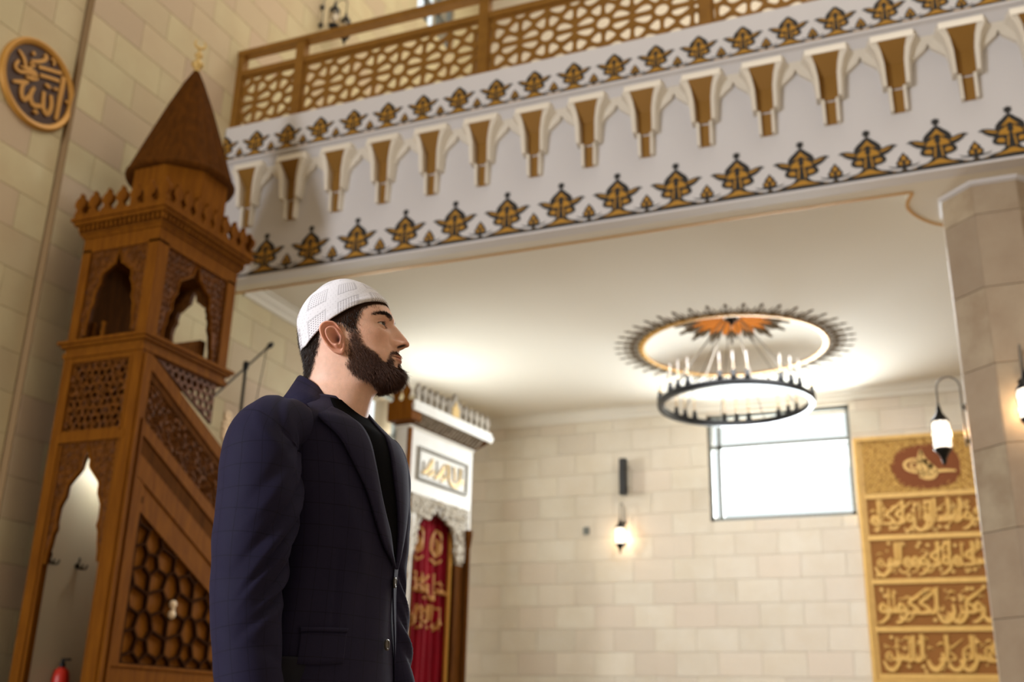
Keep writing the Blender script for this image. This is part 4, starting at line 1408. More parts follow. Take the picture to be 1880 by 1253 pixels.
# ================================================================== WALL LANTERNS
def make_lantern(name, loc, rot, label, lit=True, arm=True, bulb=1.0):
    t = thing(name, (0, 0, 0), label, 'lantern', None)
    # built round its own axis; the wall lies at +X .19
    MB().lathe([(.052, .10), (.066, .105), (.060, .12), (.038, .15), (.022, .175), (.018, .20), (.008, .235), (.006, .26)], (0, 0, 0), 16).obj('cap', 'black_metal', t, smooth=True)
    g_ = MB().lathe([(.052, -.105), (.064, -.085), (.068, 0), (.064, .085), (.052, .105)], (0, 0, 0), 20).obj('glass_shade', 'lamp_shade_lit' if lit else 'lamp_glass', t, smooth=True)
    mb = MB()
    for k in range(10):
        a = 2 * PI * k / 10
        for sg in (-1, 1):
            mb.tube([(.069 * math.cos(a + sg * s_ * 1.2), .069 * math.sin(a + sg * s_ * 1.2), -.095 + .19 * s_) for s_ in (0, .25, .5, .75, 1)], .0022, 4, caps=False)
    mb.obj('filigree', 'grey_metal', t)
    MB().lathe([(.055, -.10), (.066, -.105), (.058, -.125), (.036, -.15), (.02, -.18), (.016, -.205), (.008, -.225), (1e-7, -.24)], (0, 0, 0), 16).obj('base_finial', 'black_metal', t, smooth=True)
    MB().lathe([(1e-7, -.05), (.022, -.035), (.034, -.005), (.03, .025), (.014, .055), (.012, .10)], (0, 0, 0), 14).obj('bulb', 'lamp_glow' if lit else 'candle', t, smooth=True)
    pts = [(0, 0, .25), (0, 0, .33)] + [(.0825 - .0825 * math.cos(a), 0, .36 + .09 * math.sin(a)) for a in [PI * k / 10 for k in range(11)]] + [(.165, 0, .3), (.165, 0, .0), (.165, 0, -.10)]
    MB().tube(pts, .0075, 8).obj('bracket_arm', 'grey_metal', t, smooth=True)
    for zc in (.20, -.06):
        mb = MB()
        mb.tube([(.165, 0, zc), (.19, 0, zc)], .009, 8)
        mb.tube([(.165 + .0 * k, .035 * math.cos(k * .55) * (1 - k / 14), zc + .035 * math.sin(k * .55) * (1 - k / 14)) for k in range(12)], .006, 5)
        mb.lathe([(.03, .182), (.03, .192)], (0, 0, zc), 12, axis='x')
        mb.obj('wall_scroll', 'black_metal', t)
    t.location = loc
    t.rotation_euler = (0, 0, rot)
    if lit:
        l = bpy.data.lights.new(name + '_light', 'POINT')
        l.energy = 3.2 * bulb
        l.color = (1, .66, .36)
        l.shadow_soft_size = .03
        lo = bpy.data.objects.new(name + '_light', l)
        lo.location = Vector(loc) + Vector((math.cos(rot) * .10, math.sin(rot) * .10, 0))
        COL.objects.link(lo)
    return t
make_lantern('wall_lantern', (-.072, 8.45, 2.985), 0, 'hanging glass lantern on a curved bracket at left face of the stone pillar')
make_lantern('wall_lantern', (.505, 7.883, 3.02), PI / 2, 'lit lantern on front face of the stone pillar at right picture edge')
make_lantern('wall_lantern', (-4.19, 13.708, 3.26), PI / 2, 'small lit lantern glowing on the back stone wall under the black speaker')
make_lantern('wall_lantern', (-6.30, 9.15, 8.80), PI, 'unlit lantern high above the gallery rail, nearer the pulpit', lit=False)
make_lantern('wall_lantern', (-6.30, 9.40, 8.82), PI, 'unlit lantern high above the gallery rail, farther from the pulpit', lit=False)

# ================================================================== COLUMN SPEAKER and socket
sp = thing('column_speaker', (-4.15, YB - .12, 3.81), 'slim black column loudspeaker mounted on back wall above the small lantern', 'speaker')
MB().box(-4.195, -4.105, YB - .20, YB - .09, 3.815, 4.305).obj('cabinet', 'black_metal', sp)
MB().box(-4.187, -4.113, YB - .206, YB - .20, 3.825, 4.295).obj('grille', 'black_paint', sp)
for z in (3.92, 4.20):
    MB().box(-4.165, -4.135, YB - .09, YB, z - .02, z + .02).obj('bracket', 'black_metal', sp)
so = MB().box(-4.76, -4.68, YB - .02, YB, 3.33, 3.43)
so.box(-4.745, -4.715, YB - .026, YB - .02, 3.35, 3.41)
tag(so.obj('wall_socket', 'window_frame'), 'small grey switch plate on back wall left of the small lantern', 'socket')

# ================================================================== CHANDELIER and painted ceiling rosette
ch = thing('chandelier', (DC[0], DC[1], 4.35), 'black ring chandelier with white candle tubes hanging on thin chains under the dome', 'chandelier')
CR, CZ = .85, 4.36
prof = [(CR - .035, -.035), (CR + .02, -.035), (CR + .03, -.02), (CR + .03, .02), (CR + .02, .035), (CR - .035, .035)]
vs, fs = [], []
for k in range(72):
    a = 2 * PI * k / 72
    for r, h in prof:
        vs.append((DC[0] + r * math.cos(a), DC[1] + r * math.sin(a), CZ + h))
for k in range(72):
    for i in range(6):
        fs.append((k * 6 + i, k * 6 + (i + 1) % 6, ((k + 1) % 72) * 6 + (i + 1) % 6, ((k + 1) % 72) * 6 + i))
MB().add(vs, fs).obj('ring', 'black_metal', ch)
cupm = MB().lathe([(.018, .03), (.036, .04), (.032, .07), (.024, .09), (.024, .13)], (0, 0, 0), 10).mesh('candle_cup', True)
cupm.materials.append(M('black_metal'))
canm = MB().lathe([(.016, .13), (.016, .26), (.012, .27), (.016, .30), (.011, .335), (1e-7, .36)], (0, 0, 0), 10).mesh('candle', True)
canm.materials.append(M('lamp_glass'))
for g6 in range(8):
    for k in (-1, 0, 1):
        a = 2 * PI * g6 / 8 + k * .17 + .18
        for nm, me in (('candle_cup', cupm), ('candle', canm)):
            o = bpy.data.objects.new(nm, me)
            COL.objects.link(o)
            o.location = (DC[0] + CR * math.cos(a), DC[1] + CR * math.sin(a), CZ)
            put(o, ch)
for k in range(10):
    a = 2 * PI * k / 10 + .1
    MB().tube([(DC[0] + (CR - .01) * math.cos(a), DC[1] + (CR - .01) * math.sin(a), CZ + .03), (DC[0] + .12 * math.cos(a), DC[1] + .12 * math.sin(a), 5.36)], .0055, 5).obj('chain', 'grey_metal', ch)
MB().lathe([(.07, 5.40), (.07, 5.385), (.06, 5.365), (.03, 5.355), (.02, 5.32), (1e-7, 5.31)], (DC[0], DC[1], 0), 20).obj('canopy', 'black_metal', ch, smooth=True)

orn = thing('ceiling_rosette', (DC[0], DC[1], ZC), 'painted gold ring with grey sprigs around the dome above the chandelier', 'ceiling ornament')
prof = [(DR - .02, -.012), (DR + .0, -.02), (DR + .035, -.02), (DR + .05, -.008), (DR + .05, .0), (DR - .02, .0)]
vs, fs = [], []
for k in range(72):
    a = 2 * PI * k / 72
    for r, h in prof:
        vs.append((DC[0] + r * math.cos(a), DC[1] + r * math.sin(a), ZC + h))
for k in range(72):
    for i in range(6):
        fs.append((k * 6 + i, k * 6 + (i + 1) % 6, ((k + 1) % 72) * 6 + (i + 1) % 6, ((k + 1) % 72) * 6 + i))
MB().add(vs, fs).obj('gold_ring', 'gold_paint', orn)
def sprig(sc):
    mb = MB()
    fn = lambda u, v, d: (u * sc, v * sc, d)
    mb.ribbon(smooth_line([(.0, 0), (.06, .0), (.14, .0), (.21, 0)], 3), [.018] * 4 + [.014] * 3 + [.010] * 3, fn, -.006, 0)
    for sg in (-1, 1):
        mb.ribbon(smooth_line([(.02, 0), (.06, .025 * sg), (.10, .04 * sg), (.15, .035 * sg)], 3), [.010] * 4 + [.012] * 3 + [.005] * 3, fn, -.006, 0)
        mb.ribbon(smooth_line([(.0, .0), (.02, .04 * sg), (.06, .06 * sg), (.08, .05 * sg)], 3), [.010] * 4 + [.010] * 3 + [.004] * 3, fn, -.006, 0)
    mb.prism([(.16, 0), (.185, -.018), (.235, 0), (.185, .018)], fn, -.006, 0)
    return mb.mesh('painted_sprig')
spm = sprig(1.25)
spm.materials.append(M('sprig'))
for k in range(44):
    a = 2 * PI * k / 44
    o = bpy.data.objects.new('painted_sprig', spm)
    COL.objects.link(o)
    o.location = (DC[0] + (DR + .045) * math.cos(a), DC[1] + (DR + .045) * math.sin(a), ZC)
    o.rotation_euler = (0, 0, a)
    put(o, orn)
# rosette painted on the crown of the dome
def dome_z(r):
    return ZC + .36 * math.sqrt(max(0, 1 - (r / DR) ** 2))
def on_dome(r, a, d):
    return (DC[0] + r * math.cos(a), DC[1] + r * math.sin(a), dome_z(r) - .004 - d)
mb = MB()
for k in range(16):
    a0 = 2 * PI * k / 16
    rim = [(.10, -.19), (.10, 0), (.10, .19), (.33, .17), (.40, .08), (.47, 0), (.40, -.08), (.33, -.17)]
    vs = [on_dome(r, a0 + a, .004) for r, a in rim] + [on_dome(r, a0 + a, .016) for r, a in rim]
    mb.add(vs, [tuple(range(8)), tuple(range(15, 7, -1))] + [(i, (i + 1) % 8, (i + 1) % 8 + 8, i + 8) for i in range(8)])
mb.obj('orange_petals', 'rosette_orange', orn)
mb = MB()
for k in range(16):
    a0 = 2 * PI * k / 16 + PI / 16
    for path in ([(.36, 0), (.50, 0), (.66, 0)], [(.40, 0), (.48, .09), (.56, .10)], [(.40, 0), (.48, -.09), (.56, -.10)]):
        mb.tube([on_dome(r, a0 + a, .004) for r, a in path], [.024, .022, .010], 5)
mb.obj('grey_petals', 'sprig', orn)
# ================================================================== THE MAN
PA = np.array((-1.19604453, 1.89232476, 0.0))      # foot of the axis through his neck
Pr = np.array((.84530895, .53427782, 0.0))         # to his front, seen from the side
Pt = np.array((.53427782, -.84530895, 0.0))        # to his right
Pz = np.array((0, 0, 1.0))
def BW(q):
    return PA + Pr * q[0] + Pt * q[1] + Pz * q[2]
man = thing('person', tuple(PA), 'bearded man in white knitted cap and dark navy suit jacket standing in profile, looking up', 'person')

def vcol_mat(name, rough, sss=0.0, bump=None, spec=.4):
    m = bpy.data.materials.new(name)
    m.use_nodes = True
    nt = m.node_tree
    p = nt.nodes['Principled BSDF']
    a = nt.nodes.new('ShaderNodeVertexColor')
    a.layer_name = 'Col'
    n = nt.nodes.new('ShaderNodeTexNoise')
    n.inputs['Scale'].default_value = 90
    n.inputs['Detail'].default_value = 4
    tc = nt.nodes.new('ShaderNodeTexCoord')
    nt.links.new(tc.outputs['Object'], n.inputs[0])
    mr = nt.nodes.new('ShaderNodeMapRange')
    mr.inputs[3].default_value = .86
    mr.inputs[4].default_value = 1.12
    nt.links.new(n.outputs[0], mr.inputs[0])
    h = nt.nodes.new('ShaderNodeHueSaturation')
    nt.links.new(mr.outputs[0], h.inputs['Value'])
    nt.links.new(a.outputs[0], h.inputs['Color'])
    nt.links.new(h.outputs[0], p.inputs['Base Color'])
    p.inputs['Roughness'].default_value = rough
    p.inputs['Specular IOR Level'].default_value = spec
    if sss:
        p.inputs['Subsurface Weight'].default_value = sss
        p.inputs['Subsurface Radius'].default_value = (.9, .35, .2)
        p.inputs['Subsurface Scale'].default_value = .006
    if bump:
        n2 = nt.nodes.new('ShaderNodeTexNoise')
        n2.inputs['Scale'].default_value = bump[0]
        n2.inputs['Detail'].default_value = 3
        nt.links.new(tc.outputs['Object'], n2.inputs[0])
        b = nt.nodes.new('ShaderNodeBump')
        b.inputs['Strength'].default_value = bump[1]
        b.inputs['Distance'].default_value = .002
        nt.links.new(n2.outputs[0], b.inputs['Height'])
        nt.links.new(b.outputs[0], p.inputs['Normal'])
    MATS[name] = m
vcol_mat('skin', .48, .25, (420, .18))
mat('hair_under', rgb(44, 29, 21), 1.0, spec=.0)
mat('hair_dark', rgb(44, 31, 24), .42, spec=.5)
mat('beard_brown', rgb(88, 58, 44), .5, spec=.4)
mat('shirt_black', rgb(5, 5, 6), .95, spec=.05)
mat('button_horn', rgb(60, 56, 50), .3)
mat('trouser_cloth', rgb(26, 26, 34), .85, spec=.2)
mat('shoe_leather', rgb(18, 15, 13), .35)
mat('eye_white', rgb(214, 204, 196), .25)
mat('iris_brown', rgb(52, 32, 18), .15)

def cloth_mat(name, base, line, spec=.12, sheen=.05):
    """worsted with a faint windowpane check laid out in metres on the UV map"""
    m = bpy.data.materials.new(name)
    m.use_nodes = True
    nt = m.node_tree
    p = nt.nodes['Principled BSDF']
    uv = nt.nodes.new('ShaderNodeUVMap')
    sx = nt.nodes.new('ShaderNodeSeparateXYZ')
    nt.links.new(uv.outputs[0], sx.inputs[0])
    def mth(op, a, b=None):
        n = nt.nodes.new('ShaderNodeMath')
        n.operation = op
        for i, v in enumerate((a, b)):
            if v is None: continue
            if hasattr(v, 'is_output'): nt.links.new(v, n.inputs[i])
            else: n.inputs[i].default_value = v
        return n.outputs[0]
    ls = []
    for k, per in ((0, .036), (1, .040)):
        f = mth('FRACT', mth('DIVIDE', sx.outputs[k], per))
        ls.append(mth('LESS_THAN', f, .04))
    fac = mth('MULTIPLY', mth('MAXIMUM', ls[0], ls[1]), .55)
    tc = nt.nodes.new('ShaderNodeTexCoord')
    n = nt.nodes.new('ShaderNodeTexNoise')
    n.inputs['Scale'].default_value = 1
    n.inputs['Detail'].default_value = 4
    mp = nt.nodes.new('ShaderNodeMapping')
    mp.inputs['Scale'].default_value = (260, 900, 1)
    nt.links.new(uv.outputs[0], mp.inputs[0])
    nt.links.new(mp.outputs[0], n.inputs[0])
    mr = nt.nodes.new('ShaderNodeMapRange')
    mr.inputs[3].default_value = .78
    mr.inputs[4].default_value = 1.2
    nt.links.new(n.outputs[0], mr.inputs[0])
    mx = nt.nodes.new('ShaderNodeMix')
    mx.data_type = 'RGBA'
    nt.links.new(fac, mx.inputs[0])
    mx.inputs[6].default_value = base
    mx.inputs[7].default_value = line
    h = nt.nodes.new('ShaderNodeHueSaturation')
    nt.links.new(mr.outputs[0], h.inputs['Value'])
    nt.links.new(mx.outputs[2], h.inputs['Color'])
    nt.links.new(h.outputs[0], p.inputs['Base Color'])
    p.inputs['Roughness'].default_value = .75
    p.inputs['Specular IOR Level'].default_value = spec
    p.inputs['Sheen Weight'].default_value = sheen
    p.inputs['Sheen Tint'].default_value = (.5, .5, .8, 1)
    b = nt.nodes.new('ShaderNodeBump')
    b.inputs['Strength'].default_value = .12
    b.inputs['Distance'].default_value = .001
    nt.links.new(n.outputs[0], b.inputs['Height'])
    nt.links.new(b.outputs[0], p.inputs['Normal'])
    MATS[name] = m
cloth_mat('suit_navy', rgb(31, 28, 50), rgb(14, 12, 22))

def grid_obj(name, G, m, parent, uv=None, closed_u=True, caps=True, smooth=True, flip=False):
    """G[i][j] = point; i along, j around"""
    G = np.asarray(G, float)
    ni, nj = G.shape[:2]
    vs = G.reshape(-1, 3).tolist()
    fs, luv = [], []
    for i in range(ni - 1):
        for j in range(nj if closed_u else nj - 1):
            j2 = (j + 1) % nj
            f = (i * nj + j, i * nj + j2, (i + 1) * nj + j2, (i + 1) * nj + j)
            fs.append(f[::-1] if flip else f)
            if uv is not None:
                u0, u1 = uv[i][j], None
                q = [uv[i][j], (uv[i][j2] if j2 else (2 * uv[i][nj - 1][0] - uv[i][nj - 2][0], uv[i][0][1])),
                     (uv[i + 1][j2] if j2 else (2 * uv[i + 1][nj - 1][0] - uv[i + 1][nj - 2][0], uv[i + 1][0][1])), uv[i + 1][j]]
                luv.append(q[::-1] if flip else q)
    if caps and closed_u:
        for i, rev in ((0, True), (ni - 1, False)):
            c = tuple(i * nj + j for j in range(nj))
            fs.append(c[::-1] if rev else c)
            if uv is not None:
                luv.append([(0, 0)] * nj)
    me = bpy.data.meshes.new(name)
    me.from_pydata(vs, [], fs)
    if uv is not None:
        L = me.uv_layers.new(name='UVMap')
        L.data.foreach_set('uv', [c for q in luv for p in q for c in p])
    if smooth:
        me.polygons.foreach_set('use_smooth', [True] * len(me.polygons))
    me.materials.append(M(m))
    me.update()
    o = bpy.data.objects.new(name, me)
    COL.objects.link(o)
    if parent is not None:
        put(o, parent)
    return o

# ------------------------------------------------------------------ head and neck: one loft from the crown down into the collar
HO = np.array((-1.20618824, 1.88591343, 1.645))
HF = np.array((.9458402, .31271422, .08715574))
HS = np.array((.31390874, -.94945316, 0.0))
HU = np.array((-.0827503, -.02735895, .9961947))
def HW(f, s, h):
    return HO + np.multiply.outer(f, HF) + np.multiply.outer(s, HS) + np.multiply.outer(h, HU)
RG = np.array([   # front f, h, back f, h, half width
    (.030, .1125, -.005, .1120, .018), (.055, .1045, -.036, .1010, .044), (.078, .0900, -.060, .0830, .0595), (.095, .0730, -.076, .0610, .0680), (.1055, .0570, -.0835, .0410, .0725),
    (.1125, .0430, -.0865, .0230, .0750), (.1160, .0300, -.0865, .0080, .0758), (.1155, .0150, -.0850, -.0060, .0752), (.1155, .0000, -.0835, -.0170, .0742), (.1165, -.0200, -.0805, -.0310, .0725),
    (.1190, -.0400, -.0775, -.0450, .0700), (.1215, -.0500, -.0760, -.0530, .0682), (.1240, -.0610, -.0750, -.0610, .0664), (.1245, -.0690, -.0745, -.0670, .0650), (.1240, -.0770, -.0740, -.0730, .0635),
    (.1230, -.0860, -.0735, -.0800, .0618), (.1230, -.0980, -.0735, -.0900, .0595), (.1195, -.1100, -.0740, -.1010, .0570), (.1100, -.1195, -.0755, -.1120, .0550), (.0960, -.1260, -.0775, -.1230, .0545),
    (.0800, -.1340, -.0800, -.1350, .0560), (.0690, -.1480, -.0830, -.1470, .0580), (.0620, -.1700, -.0880, -.1610, .0620), (.0560, -.1950, -.0950, -.1770, .0700), (.0520, -.2150, -.1060, -.1960, .0880), (.0520, -.2380, -.1200, -.2160, .1080)])
def cr_rows(T, n):
    T = np.asarray(T, float)
    m = len(T)
    out = []
    for u in np.linspace(0, m - 1, n):
        i = min(int(u), m - 2)
        t = u - i
        p0, p1, p2, p3 = T[max(i - 1, 0)], T[i], T[i + 1], T[min(i + 2, m - 1)]
        out.append(.5 * (2 * p1 + (p2 - p0) * t + (2 * p0 - 5 * p1 + 4 * p2 - p3) * t * t + (3 * p1 - p0 - 3 * p2 + p3) * t ** 3))
    return np.array(out)
NR, NP_ = 300, 320
rows = cr_rows(RG, NR)
uu = np.linspace(-1, 1, NP_, endpoint=False)
phi = PI * (uu * .42 + .58 * np.sign(uu) * np.abs(uu) ** 2.2)          # denser towards the face
ff, hh_f, bf, bh, ww = [rows[:, k][:, None] for k in range(5)]
c, s_ = np.cos(phi)[None, :], np.sin(phi)[None, :]
e = 2 / 2.12
cs, sn = np.sign(c) * np.abs(c) ** e, np.sign(s_) * np.abs(s_) ** e
k_ = (1 + cs) / 2
F_ = bf + (ff - bf) * k_
H_ = bh + (hh_f - bh) * k_
S_ = ww * sn
front = (c > .05).astype(float) * np.clip((c - .05) / .2, 0, 1)
g2 = lambda x, sg: np.exp(-(x / sg) ** 2)
A_ = np.abs(S_)
# brow ridge, cheekbone, muzzle, chin
F_ = F_ + front * (.0045 * g2(H_ - .023, .009) * g2(A_ - .024, .022) + .004 * g2(H_ + .016, .014) * g2(A_ - .047, .014)
                   + .0065 * g2(H_ + .068, .019) * g2(S_, .024) + .0065 * g2(H_ + .101, .013) * g2(S_, .022)
                   - .003 * g2(H_ + .058, .02) * g2(A_ - .046, .012) - .002 * g2(H_ + .085, .005) * g2(S_, .018))
# sockets
F_ = F_ - front * (.0125 * g2(H_ - .0025, .0115) * g2(A_ - .031, .0155) + .004 * g2(H_ - .006, .008) * g2(A_ - .0165, .005))
# nose
hx = np.array([.026, .020, .0116, .0032, -.0098, -.0228, -.0333, -.0388, -.0424, -.0445, -.0475, -.051])
fx = np.array([.1185, .1195, .1203, .1274, .1365, .1455, .1515, .1517, .1480, .1376, .1290, .127])
base = np.interp(H_, rows[::-1, 1], rows[::-1, 0])
ridge = np.interp(-H_, -hx, fx)
amp = np.where((H_ < .026) & (H_ > -.052), np.clip(ridge - base - .0008, 0, 1), 0)
wn = np.interp(-H_, -np.array([.03, .0116, 0, -.02, -.033, -.040, -.0445, -.052]), [.011, .0085, .0095, .012, .0145, .0140, .0125, .012])
F_ = F_ + front * amp * np.exp(-np.abs(S_ / wn) ** 2.3)
F_ = F_ + front * (.0105 * g2(A_ - .0155, .0056) * g2(H_ + .0385, .0066) - .0025 * g2(A_ - .0245, .004) * g2(H_ + .036, .008))
nost = g2(A_ - .0082, .0044) * g2(H_ + .0434, .0036) * front * np.clip((F_ - .124) / .004, 0, 1) * np.clip((.1485 - F_) / .003, 0, 1)
F_ = F_ - .004 * nost
H_ = H_ + .0025 * nost
# lips
lipw = lambda w_: np.clip(1 - (A_ / w_) ** 2, 0, 1) ** .6
F_ = F_ + front * (.0034 * g2(H_ + .0640, .0036) * lipw(.026) + .0038 * g2(H_ + .0745, .0040) * lipw(.024) - .0030 * g2(H_ + .0692, .0011) * lipw(.028))
# lids round the eyeballs
EYE = (.0925, .0325, .0000)
RE = .0121
x_ = (A_ - EYE[1]) / .0152
up = .0050 * np.clip(1 - x_ ** 2, 0, 1) ** .75
lo = -.0036 * np.clip(1 - x_ ** 2, 0, 1)
hr = H_ - EYE[2] - .0012 * x_
rr2 = (RE + .0016) ** 2 - (A_ - EYE[1]) ** 2 - (H_ - EYE[2]) ** 2
lid = EYE[0] + np.sqrt(np.clip(rr2, 0, 1))
inlid = (rr2 > 0) & (front > 0)
open_ = (np.abs(x_) < 1) & (hr < up) & (hr > lo) & (front > 0)
F_ = np.where(inlid & ~open_, np.maximum(F_, lid), F_)
F_ = np.where(open_, np.minimum(F_, lid - .0065), F_)
F_ = F_ + front * .0012 * g2(hr - up - .0018, .0014) * (np.abs(x_) < 1.25)
HEAD = HW(F_, S_, H_)

def head_mask_tools(f, s, h):
    a = np.abs(s)
    hairfront = np.interp(h, [-.03, -.02, 0, .015, .03, .04, .048, .07], [.054, .056, .054, .0585, .067, .089, .1125, .14])
    napeline = np.interp(-h, [-.0, .0185, .03, .048, .071, .092, .104, .115], [-.012, -.0286, -.0255, -.0338, -.043, -.052, -.060, -.09])
    side = (f < hairfront) & (h > np.interp(f, [-.03, -.012, .002, .02, .036, .06], [-.02, -.006, -.001, -.006, -.019, -.024])) & (h < .075)
    nape = (f < napeline) & (h > -.108) & (h < .06)
    hair = side | nape
    top = np.interp(f, [.030, .036, .047, .0576, .0623, .0700, .0884, .0990, .108, .1125, .118, .124, .135, .16], [-.016, -.016, -.019, -.025, -.047, -.0545, -.066, -.082, -.086, -.068, -.0575, -.0535, -.0512, -.050])
    back = np.interp(-h, [.0, .02, .05, .095, .115, .14], [.037, .036, .034, .030, .040, .085])
    low = np.interp(f, [.028, .04, .056, .076, .0875, .13], [-.0945, -.110, -.1205, -.128, -.138, -.15])
    mouth = (((h + .0700) / .0088) ** 2 + (a / .0285) ** 2 < 1) & (f > .104)
    under = (((h + .0860) / .0085) ** 2 + ((a - .0150) / .0125) ** 2 < 1) & (f > .105)
    phil = (a < .0035) & (h > -.060) & (f > .12)
    beard = (h < top) & (f > back) & (h > low) & ~mouth & ~under & ~phil & (h > -.15)
    return hair, beard, mouth
f_, s2, h_ = F_.ravel(), S_.ravel(), H_.ravel()
hair_m, beard_m, mouth_m = head_mask_tools(f_, s2, h_)
def soft(m, it):
    a = m.reshape(NR, NP_).astype(float)
    for _ in range(it):
        a = (a + np.roll(a, 1, 1) + np.roll(a, -1, 1) + np.concatenate([a[:1], a[:-1]]) + np.concatenate([a[1:], a[-1:]])) / 5
    return a.ravel()
beard_s, hair_s = soft(beard_m, 14), soft(hair_m, 12)
nv = len(f_)
colr = np.tile(np.array(rgb(230, 184, 160)[:3]), (nv, 1))
def blend(w_, c_):
    global colr
    w_ = np.clip(w_, 0, 1)[:, None]
    colr = colr * (1 - w_) + np.array(c_[:3]) * w_
fr = front.repeat(NP_, 1).ravel() if front.shape[1] == 1 else np.broadcast_to(front, F_.shape).ravel()
aa = np.abs(s2)
blend(.55 * fr * g2(h_ + .034, .014) * g2(aa, .018), rgb(216, 142, 118))          # nose
blend(.35 * fr * g2(h_ + .03, .022) * g2(aa - .045, .02), rgb(216, 150, 124))     # cheek
blend(.8 * fr * (mouth_m & (h_ > -.0775) & (h_ < -.0622)) * (aa < .020), rgb(196, 132, 114))    # lips
blend(.45 * fr * g2(h_ - .0, .010) * g2(aa - .031, .016), rgb(176, 122, 102))      # round the eyes
blend(np.clip(1.5 * nost.ravel(), 0, .97), rgb(38, 16, 12))  # nostril darkness painted into the skin colour
lash = fr * g2((hr - up).ravel() - .0002, .0011) * (np.abs(x_).ravel() < 1.05)
blend(.85 * lash, rgb(52, 32, 26))
blend(.4 * fr * g2((hr - lo).ravel(), .0010) * (np.abs(x_).ravel() < 1.0), rgb(120, 70, 58))
blend(.85 * np.clip(g2(h_ + .0692, .0011) * fr * (aa < .026), 0, 1), rgb(96, 46, 42))
blend(.72 * beard_s ** 1.6 * ~mouth_m, rgb(84, 56, 44))
blend(.85 * hair_s ** 1.6, rgb(48, 34, 28))
def quads(ni, nj):
    i, j = np.meshgrid(np.arange(ni - 1), np.arange(nj), indexing='ij')
    j2 = (j + 1) % nj
    return np.stack([i * nj + j, i * nj + j2, (i + 1) * nj + j2, (i + 1) * nj + j], -1).reshape(-1, 4)
verts = [HEAD.reshape(-1, 3)]
faces = [[tuple(q) for q in quads(NR, NP_)], [tuple(range(NP_))[::-1], tuple((NR - 1) * NP_ + j for j in range(NP_))]]
cols = [colr]
off = nv
def web(Vn, ring_, offn, Vt, offt):
    """faces that grow a ring of new vertices out of the nearest vertices of the body"""
    near_ = [int(np.argmin(((Vt - Vn[i]) ** 2).sum(1))) for i in ring_]
    out = []
    m = len(ring_)
    for i in range(m):
        a, b = ring_[i] + offn, ring_[(i + 1) % m] + offn
        c_, d_ = near_[i] + offt, near_[(i + 1) % m] + offt
        out.append((a, b, c_) if c_ == d_ else (a, b, d_, c_))
    return out
# ears
def ear(sg):
    out = [(-.0012, -.0013), (-.0090, -.0022), (-.0165, -.0068), (-.0212, -.0145), (-.0220, -.0235), (-.0196, -.0350), (-.0150, -.0455), (-.0085, -.0560), (-.0020, -.0640), (.0060, -.0700), (.0140, -.0730), (.0215, -.0728), (.0250, -.0670), (.0262, -.0590),
           (.0268, -.0500), (.0262, -.0400), (.0250, -.0310), (.0215, -.0210), (.0160, -.0120), (.0100, -.0050), (.0045, -.0018)]
    pts = np.array(smooth_line(out + [out[0]], 5)[:-1])
    cen = np.array((.0085, -.0345))
    rho = np.array([0, .12, .22, .32, .40, .48, .55, .62, .68, .74, .80, .86, .91, .95, .98, 1.0, .99, .93])
    n = len(pts)
    V, Cc = [], []
    for k, r in enumerate(rho):
        q = cen + (pts - cen) * r
        f, h = q[:, 0], q[:, 1]
        ang = np.arctan2(pts[:, 1] - cen[1], pts[:, 0] - cen[0])
        frontw = np.clip(np.cos(ang) * 1.4 - .35, 0, 1)                 # towards the face
        lobe = np.clip((-.056 - h) / .012, 0, 1)
        helix = (1 - frontw) * (1 - .8 * lobe)
        s = .0800 + .0015 * lobe - .0088 * frontw * np.clip((r - .62) / .38, 0, 1)
        s = s + .42 * np.clip(.018 - f, 0, .05) * (1 - .25 * lobe)      # back edge stands off the skull
        s = s + helix * (.0050 * math.exp(-((r - .90) / .075) ** 2) - .0036 * math.exp(-((r - .74) / .075) ** 2) + .0042 * math.exp(-((r - .56) / .085) ** 2))
        s = s - .0070 * math.exp(-(r / .42) ** 4) * (1 - .5 * lobe)
        s = s + .0050 * np.exp(-(((f - .0215) / .0048) ** 2 + ((h + .040) / .0065) ** 2))      # tragus
        s = s + .0038 * np.exp(-(((f - .0120) / .0045) ** 2 + ((h + .0545) / .005) ** 2))      # antitragus
        s = s - .0035 * np.exp(-(((f - .0150) / .0050) ** 2 + ((h + .0400) / .0060) ** 2))     # canal
        if k == len(rho) - 2: s = s - .0060
        if k == len(rho) - 1: s = np.minimum(s - .0140, .066)
        V.append(HW(f, sg * s, h))
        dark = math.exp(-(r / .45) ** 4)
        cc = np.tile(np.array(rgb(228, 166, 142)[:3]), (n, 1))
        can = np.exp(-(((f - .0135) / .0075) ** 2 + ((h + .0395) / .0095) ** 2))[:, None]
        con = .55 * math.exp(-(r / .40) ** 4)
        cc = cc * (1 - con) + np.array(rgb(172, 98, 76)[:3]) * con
        cc = cc * (1 - .9 * can) + np.array(rgb(74, 32, 24)[:3]) * .9 * can  # shade of the ear's hollow and canal painted into its colour
        Cc.append(cc)
    V = np.array(V)
    return V.reshape(-1, 3), np.concatenate(Cc), [tuple(q) for q in quads(len(rho), n)]
for sg in (1, -1):
    V, Cc, Q = ear(sg)
    verts.append(V)
    cols.append(Cc)
    faces.append([tuple(int(i) + off for i in (q if sg < 0 else q[::-1])) for q in Q])
    n_ = len(V) // 18
    root = [len(V) - n_ + i for i in range(n_)]
    faces.append(web(V, root, off, verts[0], 0))
    off += len(V)

